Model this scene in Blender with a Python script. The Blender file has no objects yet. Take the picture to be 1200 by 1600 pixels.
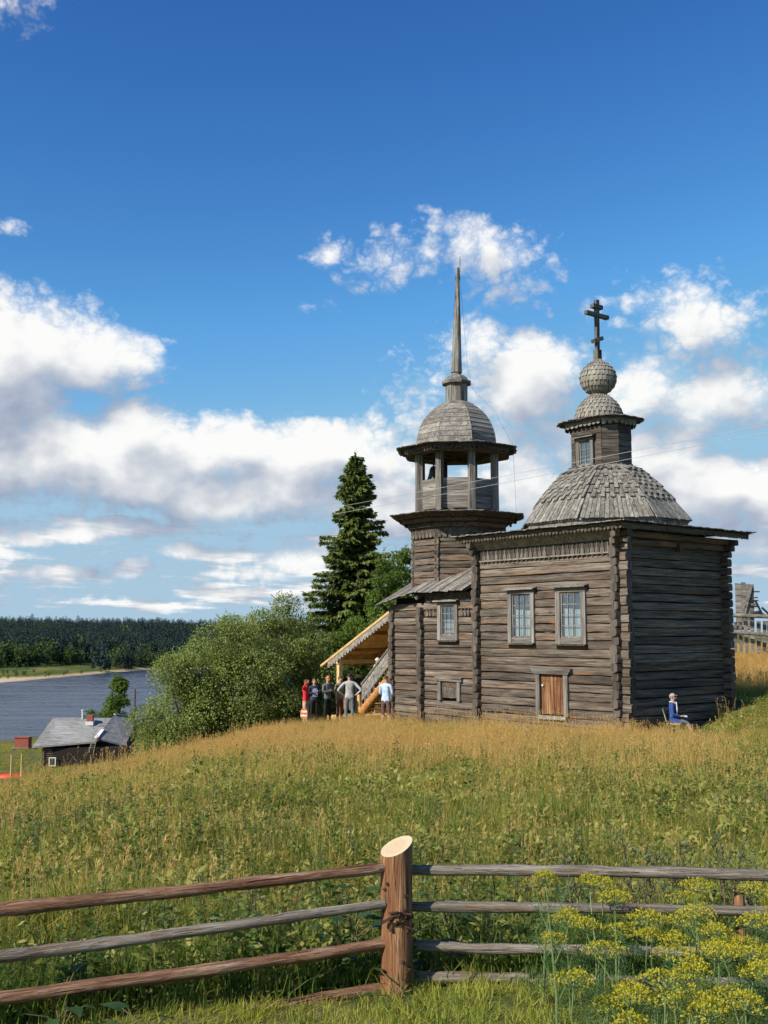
import bpy, bmesh, math, random
import numpy as np
from mathutils import Vector, Matrix, Quaternion

random.seed(7)
rng = np.random.default_rng(11)
sc = bpy.context.scene
COL = sc.collection
RAD = math.radians

# ------------------------------------------------------------------ camera
F_PX, PITCH = 1700.0, math.atan(190 / 1700.0)
cam_data = bpy.data.cameras.new('camera')
cam = bpy.data.objects.new('camera', cam_data)
COL.objects.link(cam)
cam_data.sensor_fit = 'VERTICAL'
cam_data.sensor_height = 24.0
cam_data.lens = 24.0 * F_PX / 1600.0
cam_data.clip_start = 0.1
cam_data.clip_end = 9000
cam.location = (0, 0, 0)
cam.rotation_euler = (math.pi / 2 + PITCH, 0, 0)
sc.camera = cam


def ray(x, y):
    dx, dy = (x - 600) / F_PX, (800 - y) / F_PX
    return Vector((dx, math.cos(PITCH) - dy * math.sin(PITCH), math.sin(PITCH) + dy * math.cos(PITCH)))


def at(x, y, Y):
    """world point seen at photograph pixel x, y at distance Y in front of the camera"""
    r = ray(x, y)
    return r * (Y / r.y)


# ------------------------------------------------------------------ light
SUN_AZ, SUN_EL = 53.5, 36.0            # azimuth from behind the camera towards the left, elevation
S = Vector((-math.sin(RAD(SUN_AZ)) * math.cos(RAD(SUN_EL)), -math.cos(RAD(SUN_AZ)) * math.cos(RAD(SUN_EL)), math.sin(RAD(SUN_EL))))
sun_data = bpy.data.lights.new('sun', 'SUN')
sun_data.energy = 5.0
sun_data.angle = RAD(0.53)
sun_data.color = (1.0, 0.93, 0.82)
sun = bpy.data.objects.new('sun', sun_data)
COL.objects.link(sun)
sun.rotation_euler = (-S).to_track_quat('-Z', 'Y').to_euler()
sun.location = (-40, -30, 60)

sc.view_settings.view_transform = 'Standard'
sc.view_settings.look = 'None'
sc.view_settings.gamma = 1.0
sc.view_settings.exposure = 0.3
sc.view_settings.use_curve_mapping = False
sc.cycles.max_bounces = 6
sc.cycles.diffuse_bounces = 3
sc.cycles.glossy_bounces = 3
sc.cycles.transmission_bounces = 4
sc.cycles.transparent_max_bounces = 8
sc.cycles.caustics_reflective = False
sc.cycles.caustics_refractive = False
sc.cycles.sample_clamp_indirect = 6.0
sc.cycles.use_denoising = True
sc.cycles.use_adaptive_sampling = True
sc.cycles.adaptive_threshold = 0.02
sc.cycles.adaptive_min_samples = 8
sc.render.use_persistent_data = False


class NT:
    """small helper to write node trees"""

    def __init__(self, tree):
        self.t = tree

    def n(self, typ, **kw):
        nd = self.t.nodes.new(typ)
        for k, v in kw.items():
            setattr(nd, k, v)
        return nd

    def link(self, src, dst):
        self.t.links.new(src, dst)

    def put(self, sock, val):
        if hasattr(val, 'is_output') or isinstance(val, bpy.types.NodeSocket):
            self.t.links.new(val, sock)
        else:
            sock.default_value = val

    def math(self, op, a, b=None, c=None, clamp=False):
        nd = self.n('ShaderNodeMath', operation=op, use_clamp=clamp)
        self.put(nd.inputs[0], a)
        if b is not None:
            self.put(nd.inputs[1], b)
        if c is not None:
            self.put(nd.inputs[2], c)
        return nd.outputs[0]

    def vmath(self, op, a, b=None):
        nd = self.n('ShaderNodeVectorMath', operation=op)
        self.put(nd.inputs[0], a)
        if b is not None:
            self.put(nd.inputs[1], b)
        return nd.outputs[0]

    def noise(self, vec, scale, detail=5, rough=0.55, dist=0.0, col=False):
        nd = self.n('ShaderNodeTexNoise')
        self.put(nd.inputs['Vector'], vec)
        nd.inputs['Scale'].default_value = scale
        nd.inputs['Detail'].default_value = detail
        nd.inputs['Roughness'].default_value = rough
        nd.inputs['Distortion'].default_value = dist
        return nd.outputs['Color'] if col else nd.outputs[0]

    def ramp(self, fac, stops, interp='LINEAR'):
        nd = self.n('ShaderNodeValToRGB')
        self.put(nd.inputs[0], fac)
        cr = nd.color_ramp
        cr.interpolation = interp
        while len(cr.elements) > 1:
            cr.elements.remove(cr.elements[-1])
        for i, (p, c) in enumerate(stops):
            e = cr.elements[0] if i == 0 else cr.elements.new(p)
            e.position = p
            if not isinstance(c, (tuple, list)):
                c = (c, c, c)
            e.color = (*c[:3], 1)
        return nd.outputs[0]

    def mix(self, fac, a, b, blend='MIX'):
        nd = self.n('ShaderNodeMix', data_type='RGBA', blend_type=blend)
        self.put(nd.inputs[0], fac)
        self.put(nd.inputs[6], a if not isinstance(a, tuple) else (*a[:3], 1))
        self.put(nd.inputs[7], b if not isinstance(b, tuple) else (*b[:3], 1))
        return nd.outputs[2]

    def smooth(self, x, lo, hi, tlo=0.0, thi=1.0):
        nd = self.n('ShaderNodeMapRange', interpolation_type='SMOOTHSTEP')
        self.put(nd.inputs[0], x)
        for i, v in enumerate((lo, hi, tlo, thi)):
            nd.inputs[1 + i].default_value = v
        return nd.outputs[0]

    def comb(self, x, y, z):
        nd = self.n('ShaderNodeCombineXYZ')
        for i, v in enumerate((x, y, z)):
            self.put(nd.inputs[i], v)
        return nd.outputs[0]


# ------------------------------------------------------------------ sky with cumulus clouds (world, all round)
def azel(px, py):
    r = ray(px, py).normalized()
    return math.atan2(r.x, r.y), math.asin(r.z)


# cumulus masses: pixel centre, half width, height above and below the centre (in photograph pixels), weight
BLOBS = [
    (-20, 560, 120, 115, 90, 1.1), (70, 540, 120, 95, 70, 1.1), (150, 560, 105, 65, 60, 1.0), (-60, 640, 200, 150, 150, 1.1),
    (60, 715, 260, 85, 80, 1.1), (225, 690, 90, 75, 90, 1.0), (330, 700, 110, 55, 60, .95), (190, 750, 150, 60, 45, 1.0),
    (500, 710, 120, 66, 70, 1.0), (420, 770, 200, 60, 60, .95), (600, 730, 110, 50, 60, .9), (640, 790, 190, 60, 50, .85),
    (110, 836, 48, 24, 14, .8), (20, 836, 60, 32, 16, .8), (285, 866, 62, 30, 18, .75), (215, 892, 44, 28, 16, .75), (380, 900, 90, 26, 18, .65),
    (90, 890, 100, 18, 14, .65), (470, 880, 60, 34, 22, .7),
    (512, 392, 34, 22, 26, .42), (600, 390, 95, 42, 50, .30), (785, 415, 90, 60, 54, .46), (735, 380, 50, 30, 30, .3), (45, 25, 50, 34, 34, .22), (500, 478, 30, 18, 16, .26), (15, 362, 26, 12, 12, .26),
    (735, 545, 75, 50, 60, .6), (850, 590, 110, 80, 70, .95), (985, 615, 100, 75, 60, .9), (1090, 515, 80, 46, 40, .5), (1130, 640, 150, 60, 50, .6),
    (900, 690, 200, 90, 90, .42), (1050, 560, 170, 80, 80, .26), (700, 620, 90, 70, 70, .3), (560, 690, 70, 50, 60, .8),
    (1110, 765, 160, 60, 60, .95), (1010, 720, 110, 60, 60, .7), (800, 770, 120, 50, 60, .8), (1180, 830, 90, 40, 40, .7),
    # the same kind of sky goes on outside the frame
    (-420, 560, 260, 110, 80, 1.0), (-700, 700, 320, 120, 80, 1.0), (1420, 600, 200, 110, 80, .9), (1640, 740, 320, 110, 80, 1.0),
    (1500, 420, 120, 50, 40, .6), (-360, 330, 150, 60, 50, .7),
]
world = bpy.data.worlds.new('World')
sc.world = world
world.use_nodes = True
world.cycles.sampling_method = 'MANUAL'
world.cycles.sample_map_resolution = 512


def cloud_group():
    g = bpy.data.node_groups.new('cloud_field', 'ShaderNodeTree')
    g.interface.new_socket('P', in_out='INPUT', socket_type='NodeSocketVector')
    g.interface.new_socket('D', in_out='OUTPUT', socket_type='NodeSocketFloat')
    g.interface.new_socket('C', in_out='OUTPUT', socket_type='NodeSocketFloat')
    k = NT(g)
    gi, go = k.n('NodeGroupInput'), k.n('NodeGroupOutput')
    P = gi.outputs[0]
    sep = k.n('ShaderNodeSeparateXYZ')
    k.link(P, sep.inputs[0])
    az, el = sep.outputs[0], sep.outputs[1]
    warp = k.noise(P, 9.0, 2, .5, col=True)
    w = k.vmath('SUBTRACT', warp, (.5, .5, .5))
    wP = k.vmath('ADD', k.comb(az, el, k.math('MULTIPLY', el, -1.0)), k.vmath('MULTIPLY', w, (.05, .035, .035)))
    acc = None
    for (px, py, rx, rt, rb, wt) in BLOBS:
        a0, e0 = azel(px, py)
        sx, st, sb = F_PX / rx, F_PX / rt, F_PX / rb
        nd = k.n('ShaderNodeVectorMath', operation='MULTIPLY_ADD')
        k.link(wP, nd.inputs[0]); nd.inputs[1].default_value = (sx, st, sb); nd.inputs[2].default_value = (-a0 * sx, -e0 * st, e0 * sb)
        v = k.vmath('MAXIMUM', nd.outputs[0], (-1e6, 0, 0))
        dt = k.n('ShaderNodeVectorMath', operation='DOT_PRODUCT'); k.link(v, dt.inputs[0]); k.link(v, dt.inputs[1])
        v = k.math('MULTIPLY_ADD', dt.outputs['Value'], -.55 * wt, .55 * wt)
        acc = v if acc is None else k.math('SMOOTH_MAX', acc, v, .12)
    acc = k.math('MAXIMUM', acc, -.62)
    # low rows of small clouds towards the horizon, all round
    e1 = k.math('MAXIMUM', k.math('ADD', el, .03), .004)
    u = k.math('DIVIDE', az, k.math('ADD', e1, .10))
    v = k.math('MULTIPLY', k.math('LOGARITHM', k.math('ADD', e1, .02), 2.718), 4.2)
    rows = k.noise(k.comb(u, v, 3.1), 1.9, 3, .55)
    band = k.math('MULTIPLY', k.smooth(el, .0, .025), k.smooth(el, .16, .09))
    lowf = k.math('MULTIPLY_ADD', k.math('SUBTRACT', rows, .47), 2.3, -.02)
    lowf = k.math('ADD', lowf, k.math('MULTIPLY_ADD', band, 1.5, -1.5))
    acc = k.math('SMOOTH_MAX', acc, lowf, .1)
    Pq = k.vmath('ADD', k.vmath('MULTIPLY', P, (1, 1.25, 1)), k.vmath('MULTIPLY', w, (.02, .02, 0)))
    nz = k.noise(Pq, 12.0, 3, .55)
    fn = k.noise(Pq, 34.0, 4, .6)
    D = k.math('MULTIPLY_ADD', k.math('SUBTRACT', nz, .48), 1.25, acc)
    k.link(D, go.inputs[1])
    D = k.math('MULTIPLY_ADD', k.math('SUBTRACT', k.math('ABSOLUTE', k.math('SUBTRACT', fn, .5)), .06), 1.45, D)
    k.link(D, go.inputs[0])
    return g


def build_world():
    k = NT(world.node_tree)
    bg = world.node_tree.nodes['Background']
    sky = k.n('ShaderNodeTexSky', sky_type='NISHITA')
    sky.sun_disc = False
    sky.sun_elevation = RAD(SUN_EL)
    sky.sun_rotation = math.atan2(S.x, S.y)
    sky.altitude = 100
    sky.air_density = 1.0
    sky.dust_density = 0.3
    sky.ozone_density = 2.0
    # the deep, saturated blue of the photograph's clear sky: a contrast curve on each channel of the sky model
    sp_ = k.n('ShaderNodeSeparateColor'); k.link(sky.outputs[0], sp_.inputs[0])
    U = 0.0985
    ch_ = []
    for i_, (tint, kk, ex) in enumerate(((1.0, 4.30, 2.05), (1.32, 2.085, 1.72), (1.85, .943, 1.19))):
        v_ = k.math('MINIMUM', k.math('MULTIPLY', sp_.outputs[i_], tint * U), (.275, .55, .84)[i_])
        q_ = k.math('MULTIPLY', k.math('POWER', v_, ex), kk / U)
        ch_.append(k.math('MINIMUM', q_, k.math('MULTIPLY', v_, 1.0 / U)) if i_ == 1 else q_)
    cmb = k.n('ShaderNodeCombineColor')
    for i_ in range(3): k.link(ch_[i_], cmb.inputs[i_])
    tinted = cmb.outputs[0]
    tc = k.n('ShaderNodeTexCoord')
    sep = k.n('ShaderNodeSeparateXYZ')
    k.link(tc.outputs['Generated'], sep.inputs[0])
    az = k.math('ARCTAN2', sep.outputs[0], sep.outputs[1])
    el = k.math('ARCSINE', sep.outputs[2])
    P = k.comb(az, el, 0.0)
    g = cloud_group()
    d0 = k.n('ShaderNodeGroup'); d0.node_tree = g
    d1 = k.n('ShaderNodeGroup'); d1.node_tree = g
    k.link(P, d0.inputs[0])
    k.link(k.vmath('ADD', P, (-.014, .034, 0.0)), d1.inputs[0])
    D, D1 = d0.outputs[0], d1.outputs[0]
    alpha = k.math('MULTIPLY', k.smooth(D, -.08, .42), k.smooth(el, -.02, .02))
    lit = k.math('MULTIPLY_ADD', k.math('SUBTRACT', D, D1), .40, .56)
    lit = k.math('MULTIPLY_ADD', k.math('SUBTRACT', d0.outputs[1], d1.outputs[1]), 1.0, lit)
    lit = k.math('SUBTRACT', lit, k.math('MULTIPLY', k.smooth(D, .2, 1.0), .18), clamp=True)
    ccol = k.ramp(lit, [(t, tuple(c / 11 for c in q)) for t, q in ((0.0, (3.3, 4.0, 5.3)), (.3, (4.6, 5.2, 6.3)), (.6, (6.9, 7.2, 7.7)), (.85, (9.2, 9.3, 9.3)), (1.0, (9.9, 9.9, 9.8)))])
    cc = k.mix(1.0, ccol, (11.0, 11.0, 11.0), 'MULTIPLY')
    veil = k.math('MULTIPLY', k.smooth(el, .21, .0), .92)
    skyc = k.mix(veil, tinted, (4.2, 5.9, 7.3))
    col = k.mix(alpha, skyc, cc)
    k.link(col, bg.inputs[0])
    bg.inputs[1].default_value = 0.08


build_world()

# ------------------------------------------------------------------ mesh helpers
def tag(o, label=None, cat=None, group=None, kind=None):
    if label: o['label'] = label
    if cat: o['category'] = cat
    if group: o['group'] = group
    if kind: o['kind'] = kind
    return o


def empty(name, loc=(0, 0, 0), rz=0.0, parent=None):
    o = bpy.data.objects.new(name, None)
    COL.objects.link(o)
    o.location = loc
    o.rotation_euler = (0, 0, rz)
    o.empty_display_size = .2
    if parent: o.parent = parent
    return o


def link(name, mesh, parent=None, loc=(0, 0, 0), rot=(0, 0, 0)):
    o = bpy.data.objects.new(name, mesh)
    COL.objects.link(o)
    o.location = loc
    o.rotation_euler = rot
    if parent: o.parent = parent
    return o


def np_mesh(name, V, Q, mats=(), smooth=False, mi=None, attrs=None):
    """fast mesh from numpy vertices and faces (all faces the same size)"""
    V = np.asarray(V, np.float32); Q = np.asarray(Q, np.int32)
    me = bpy.data.meshes.new(name)
    me.vertices.add(len(V)); me.vertices.foreach_set('co', V.ravel())
    k = Q.shape[1]
    me.loops.add(Q.size); me.loops.foreach_set('vertex_index', Q.ravel())
    me.polygons.add(len(Q)); me.polygons.foreach_set('loop_start', np.arange(0, Q.size, k, dtype=np.int32))
    if mi is not None: me.polygons.foreach_set('material_index', np.asarray(mi, np.int32))
    if smooth: me.polygons.foreach_set('use_smooth', np.ones(len(Q), bool))
    for m in mats: me.materials.append(m)
    if attrs:
        for an, av in attrs.items():
            a = me.attributes.new(an, 'FLOAT', 'POINT'); a.data.foreach_set('value', np.asarray(av, np.float32))
    me.update(calc_edges=True)
    return me


class MB:
    def __init__(self):
        self.v, self.f, self.m = [], [], []

    def add(self, verts, faces, mi=0):
        b = len(self.v)
        self.v += [tuple(p) for p in verts]
        self.f += [tuple(b + i for i in q) for q in faces]
        self.m += [mi] * len(faces)
        return self

    def box(self, lo, hi, mi=0, jit=0.0):
        x0, y0, z0 = lo; x1, y1, z1 = hi
        vs = [(x0, y0, z0), (x1, y0, z0), (x1, y1, z0), (x0, y1, z0), (x0, y0, z1), (x1, y0, z1), (x1, y1, z1), (x0, y1, z1)]
        if jit: vs = [tuple(c + random.uniform(-jit, jit) for c in p) for p in vs]
        return self.add(vs, [(3, 2, 1, 0), (4, 5, 6, 7), (0, 1, 5, 4), (1, 2, 6, 5), (2, 3, 7, 6), (3, 0, 4, 7)], mi)

    def beam(self, p0, p1, w, h, up=(0, 0, 1), mi=0, jit=0.0):
        """rectangular beam from p0 to p1; h along up, w across"""
        p0, p1, up = Vector(p0), Vector(p1), Vector(up)
        d = (p1 - p0).normalized()
        s = d.cross(up).normalized()
        u = s.cross(d).normalized()
        vs = []
        for p in (p0, p1):
            for (i, j) in ((-1, -1), (1, -1), (1, 1), (-1, 1)):
                q = p + s * (i * w / 2) + u * (j * h / 2)
                if jit: q += Vector([random.uniform(-jit, jit) for _ in range(3)])
                vs.append(q)
        return self.add(vs, [(3, 2, 1, 0), (4, 5, 6, 7), (0, 1, 5, 4), (1, 2, 6, 5), (2, 3, 7, 6), (3, 0, 4, 7)], mi)

    def tube(self, pts, rad, n=8, mi=0, cap=True, capmi=None, sq=1.0, sup=0.0, jit=0.0):
        pts = [Vector(p) for p in pts]
        if not hasattr(rad, '__len__'): rad = [rad] * len(pts)
        rings = []
        prev = None
        for i, p in enumerate(pts):
            d = (pts[min(i + 1, len(pts) - 1)] - pts[max(i - 1, 0)]).normalized()
            ref = Vector((0, 0, 1)) if abs(d.z) < .9 else Vector((1, 0, 0))
            if prev is not None: ref = prev
            s = d.cross(ref).normalized(); u = s.cross(d).normalized(); prev = u
            ring = []
            for k in range(n):
                c_, s_ = math.cos(2 * math.pi * (k + .5) / n), math.sin(2 * math.pi * (k + .5) / n)
                e = rad[i] * (1.0 if not sup else (abs(c_) ** sup + abs(s_) ** sup) ** (-1 / sup)) * (1 + (random.uniform(-jit, jit) if jit else 0))
                ring.append(p + (s * c_ + u * sq * s_) * e)
            rings.append(ring)
        vs = [q for r in rings for q in r]
        fs = []
        for i in range(len(pts) - 1):
            for k in range(n):
                fs.append((i * n + k, i * n + (k + 1) % n, (i + 1) * n + (k + 1) % n, (i + 1) * n + k))
        self.add(vs, fs, mi)
        if cap:
            b = len(self.v) - len(vs)
            self.f += [tuple(b + k for k in reversed(range(n))), tuple(b + (len(pts) - 1) * n + k for k in range(n))]
            self.m += [mi if capmi is None else capmi] * 2
        return self

    def lathe(self, prof, n=24, c=(0, 0, 0), mi=0, ph=0.0):
        """prof: list of (radius, z)"""
        vs = [(c[0] + r * math.cos(2 * math.pi * k / n + ph), c[1] + r * math.sin(2 * math.pi * k / n + ph), c[2] + z) for r, z in prof for k in range(n)]
        fs = [(i * n + k, i * n + (k + 1) % n, (i + 1) * n + (k + 1) % n, (i + 1) * n + k) for i in range(len(prof) - 1) for k in range(n)]
        self.add(vs, fs, mi)
        b = len(self.v) - len(vs)
        self.f += [tuple(b + k for k in reversed(range(n))), tuple(b + (len(prof) - 1) * n + k for k in range(n))]
        self.m += [mi, mi]
        return self

    def slab(self, outline, off, mi=0):
        """flat outline (list of 3D points) thickened by the vector off"""
        n = len(outline)
        a = [Vector(p) for p in outline]; b = [p + Vector(off) for p in a]
        fs = [tuple(reversed(range(n))), tuple(range(n, 2 * n))] + [(k, (k + 1) % n, n + (k + 1) % n, n + k) for k in range(n)]
        return self.add(a + b, fs, mi)

    def mesh(self, name, mats, smooth=False):
        me = bpy.data.meshes.new(name)
        me.from_pydata(self.v, [], self.f)
        if not isinstance(mats, (list, tuple)): mats = [mats]
        for m in mats: me.materials.append(m)
        me.polygons.foreach_set('material_index', self.m)
        bm = bmesh.new(); bm.from_mesh(me); bmesh.ops.recalc_face_normals(bm, faces=bm.faces); bm.to_mesh(me); bm.free()
        if smooth:
            me.polygons.foreach_set('use_smooth', [True] * len(me.polygons))
            me.set_sharp_from_angle(angle=RAD(50))
        me.update()
        return me

    def obj(self, name, mats, parent=None, smooth=False, loc=(0, 0, 0), rot=(0, 0, 0)):
        return link(name, self.mesh(name, mats, smooth), parent, loc, rot)


# ------------------------------------------------------------------ materials
def new_mat(name):
    m = bpy.data.materials.new(name)
    m.use_nodes = True
    k = NT(m.node_tree)
    return m, k, m.node_tree.nodes['Principled BSDF']


def wood(name, dark, mid, light, warm=None, warm_amt=.0, rough=.85, axis=0, grain=1.0, bump=.5, spread=.25, moss=None, under=None, across=1.0, along=1.0):
    """weathered timber: streaks along one local axis, warm unweathered patches, tone varying from piece to piece"""
    m, k, p = new_mat(name)
    tc = k.n('ShaderNodeTexCoord'); oi = k.n('ShaderNodeObjectInfo')
    off = k.math('MULTIPLY', oi.outputs['Random'], 57.0)
    co = k.vmath('ADD', tc.outputs['Object'], k.comb(off, off, off))
    s = [16.0 * grain * across] * 3; s[axis] = .9 * grain * along
    s2 = [5.0 * across] * 3; s2[axis] = .55 * along
    s3 = [60.0 * grain * across] * 3; s3[axis] = 2.0 * along
    s4 = [34.0 * across] * 3; s4[axis] = .8 * along
    streak = k.noise(k.vmath('MULTIPLY', co, tuple(s)), 1.0, 6, .6, .3)
    broad = k.noise(k.vmath('MULTIPLY', co, tuple(s2)), 1.0, 4, .55)
    fine = k.noise(k.vmath('MULTIPLY', co, tuple(s3)), 1.0, 3, .6)
    f = k.math('ADD', k.math('MULTIPLY', streak, .65), k.math('MULTIPLY', broad, .45))
    f = k.math('ADD', f, k.math('MULTIPLY_ADD', fine, .35, -.20))
    col = k.ramp(f, [(.30, dark), (.50, mid), (.72, light)])
    if warm:
        wn = k.noise(k.vmath('MULTIPLY', co, tuple(c * .8 for c in s2)), 1.3, 5, .65)
        w = k.smooth(wn, .62 - warm_amt * .2, .78 - warm_amt * .2)
        if under:
            sx = k.n('ShaderNodeSeparateXYZ'); k.link(tc.outputs['Object'], sx.inputs[0])
            lo = k.smooth(sx.outputs[2], under[0], under[1])
            w = k.math('MULTIPLY', w, k.math('MULTIPLY_ADD', lo, .85, .15))
            col = k.mix(k.math('MULTIPLY', w, .75), col, warm)
        else:
            col = k.mix(k.math('MULTIPLY', w, .8), col, warm)
    if moss:
        mn = k.noise(co, 2.3, 5, .7)
        col = k.mix(k.smooth(mn, .56, .72, 0, .55), col, moss)
    tone = k.math('MULTIPLY_ADD', oi.outputs['Random'], spread * 2, 1 - spread)
    col = k.mix(1.0, col, k.comb(tone, tone, tone), 'MULTIPLY')
    crack = k.smooth(k.math('MINIMUM', k.noise(k.vmath('MULTIPLY', co, tuple(s4)), 1.0, 2, .5, .6), k.math('ADD', streak, .03)), .325, .385)
    col = k.mix(crack, tuple(c * .45 for c in dark), col)
    k.link(col, p.inputs['Base Color'])
    p.inputs['Roughness'].default_value = rough
    p.inputs['Specular IOR Level'].default_value = .25
    b = k.n('ShaderNodeBump'); b.inputs['Strength'].default_value = bump; b.inputs['Distance'].default_value = .02
    k.link(k.math('ADD', streak, k.math('MULTIPLY', fine, .4)), b.inputs['Height'])
    k.link(b.outputs[0], p.inputs['Normal'])
    return m


def plain(name, col, rough=.7, var=.25, scale=8.0, metallic=0.0, spec=.3, bump=0.0):
    m, k, p = new_mat(name)
    tc = k.n('ShaderNodeTexCoord')
    nz = k.noise(tc.outputs['Object'], scale, 5, .6)
    c = k.ramp(nz, [(.3, tuple(x * (1 - var) for x in col)), (.7, tuple(min(1, x * (1 + var)) for x in col))])
    k.link(c, p.inputs['Base Color'])
    p.inputs['Roughness'].default_value = rough
    p.inputs['Metallic'].default_value = metallic
    p.inputs['Specular IOR Level'].default_value = spec
    if bump:
        b = k.n('ShaderNodeBump'); b.inputs['Strength'].default_value = bump; b.inputs['Distance'].default_value = .01
        k.link(nz, b.inputs['Height']); k.link(b.outputs[0], p.inputs['Normal'])
    return m


def leafy(name, cols, trans=.35, rough=.55, attr=None, tip=None, spread=.35, patch=None):
    """leaf material: tone from the instance or piece, light through the blade; tip colour by the attribute h"""
    m, k, p = new_mat(name)
    oi = k.n('ShaderNodeObjectInfo')
    geo = k.n('ShaderNodeNewGeometry')
    r = k.math('FRACT', k.math('ADD', oi.outputs['Random'], geo.outputs['Random Per Island']))
    n = len(cols)
    col = k.ramp(r, [(i / max(1, n - 1), c) for i, c in enumerate(cols)])
    if tip:
        at_ = k.n('ShaderNodeAttribute'); at_.attribute_name = 'h'
        col = k.mix(k.smooth(at_.outputs['Fac'], .6, 1.0, 0, .45), col, tip)
    if attr == 'pos':
        nz = k.noise(geo.outputs['Position'], .55, 4, .6)
        t = k.ramp(nz, [(.3, .34), (.7, .65)])
        t = k.mix(1.0, t, (2.0, 2.0, 2.0), 'MULTIPLY')
        col = k.mix(1.0, col, t, 'MULTIPLY')
    if patch:
        pn = k.noise(geo.outputs['Position'], .42, 3, .6)
        col = k.mix(k.smooth(pn, .46, .66, 0, .55), col, patch)
        pn2 = k.noise(k.vmath('ADD', geo.outputs['Position'], (31, 7, 2)), 1.1, 2, .5)
        col = k.mix(k.smooth(pn2, .52, .72, 0, .5), col, k.mix(1.0, col, (.55, .75, .55), 'MULTIPLY'))
    k.link(col, p.inputs['Base Color'])
    p.inputs['Roughness'].default_value = rough
    p.inputs['Specular IOR Level'].default_value = .25
    tr = k.n('ShaderNodeBsdfTranslucent')
    k.link(k.mix(1.0, col, (1.15, 1.2, .7), 'MULTIPLY'), tr.inputs[0])
    ms = k.n('ShaderNodeMixShader'); ms.inputs[0].default_value = trans
    out = m.node_tree.nodes['Material Output']
    k.link(p.outputs[0], ms.inputs[1]); k.link(tr.outputs[0], ms.inputs[2]); k.link(ms.outputs[0], out.inputs[0])
    return m


GREY_D, GREY_M, GREY_L = (.055, .046, .038), (.16, .138, .115), (.32, .29, .25)
M = {}
M['log'] = wood('weathered_log', (.028, .021, .016), (.105, .081, .062), (.255, .220, .180), (.30, .145, .065), .55, under=(.05, -.10), spread=.34, bump=.9, across=1.5)
M['end'] = wood('log_end_grain', (.03, .024, .02), (.085, .068, .055), (.17, .14, .115), None, grain=.7, axis=2, bump=.6)
M['grey'] = wood('grey_board', GREY_D, (.19, .17, .145), (.38, .355, .31), None, bump=.5)
M['shingle'] = wood('aspen_shingle', (.055, .048, .04), (.175, .162, .138), (.36, .34, .29), None, axis=2, spread=.22, bump=.5, grain=.8)
M['shingle_small'] = wood('aspen_scale', (.08, .072, .06), (.22, .20, .165), (.38, .355, .30), None, axis=2, spread=.1, bump=.4)
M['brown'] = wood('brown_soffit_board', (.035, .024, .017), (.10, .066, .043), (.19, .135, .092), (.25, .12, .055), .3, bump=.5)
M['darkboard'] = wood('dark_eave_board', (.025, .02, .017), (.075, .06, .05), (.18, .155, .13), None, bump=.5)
M['core'] = plain('dark_wall_core', (.02, .016, .013), .95, .2)
M['fresh'] = wood('fresh_pine', (.42, .24, .08), (.60, .38, .15), (.72, .52, .25), None, rough=.65, grain=.6, bump=.25, spread=.1)
M['fresh_z'] = wood('fresh_pine_post', (.45, .27, .10), (.62, .42, .18), (.74, .56, .29), None, rough=.65, grain=.6, axis=2, bump=.25, spread=.1)
M['orange'] = wood('orange_pine', (.30, .12, .035), (.46, .21, .065), (.58, .30, .11), None, rough=.7, grain=.6, bump=.3, spread=.1)
M['door'] = wood('rusty_red_door_board', (.035, .014, .008), (.135, .055, .024), (.42, .25, .12), None, axis=2, grain=.9, bump=.6, across=1.6, spread=.35)
M['casing'] = wood('window_casing', (.055, .047, .041), (.155, .138, .12), (.33, .305, .27), None, axis=2, bump=.4)
M['casing_h'] = wood('window_casing_across', (.055, .047, .041), (.155, .138, .12), (.33, .305, .27), None, axis=1, bump=.4)
M['white'] = plain('white_paint', (.62, .62, .60), .6, .12)
M['curtain'] = plain('white_curtain', (.75, .76, .74), .9, .08)
M['iron'] = plain('dark_iron', (.03, .03, .032), .6, .3, metallic=.3)
M['bronze'] = plain('bell_bronze', (.10, .11, .085), .45, .3, metallic=.7)


def glass_mat():
    m, k, p = new_mat('window_glass')
    p.inputs['Base Color'].default_value = (.9, .95, .95, 1)
    p.inputs['Roughness'].default_value = .03
    p.inputs['Transmission Weight'].default_value = 0
    tr = k.n('ShaderNodeBsdfTransparent'); tr.inputs[0].default_value = (.90, .93, .92, 1)
    gl = k.n('ShaderNodeBsdfGlossy'); gl.inputs['Roughness'].default_value = .04
    tc = k.n('ShaderNodeTexCoord'); nz = k.noise(tc.outputs['Object'], 3.0, 2, .5)
    b = k.n('ShaderNodeBump'); b.inputs['Strength'].default_value = .12; b.inputs['Distance'].default_value = .05
    k.link(nz, b.inputs['Height']); k.link(b.outputs[0], gl.inputs['Normal'])
    ms = k.n('ShaderNodeMixShader'); ms.inputs[0].default_value = .25
    k.link(tr.outputs[0], ms.inputs[1]); k.link(gl.outputs[0], ms.inputs[2])
    k.link(ms.outputs[0], m.node_tree.nodes['Material Output'].inputs[0])
    return m


M['glass'] = glass_mat()

# ------------------------------------------------------------------ terrain
DROP_Q = [0, 14, 17, 20, 25, 35, 45, 62, 80, 98, 110, 125, 141, 165, 260]
DROP_Z = [0, .05, .30, .85, 2.0, 4.4, 6.7, 9.8, 12.0, 12.3, 13.7, 15.6, 17.3, 20.5, 26]


def sstep(x, a, b):
    t = np.clip((x - a) / (b - a), 0, 1)
    return t * t * (3 - 2 * t)


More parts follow.
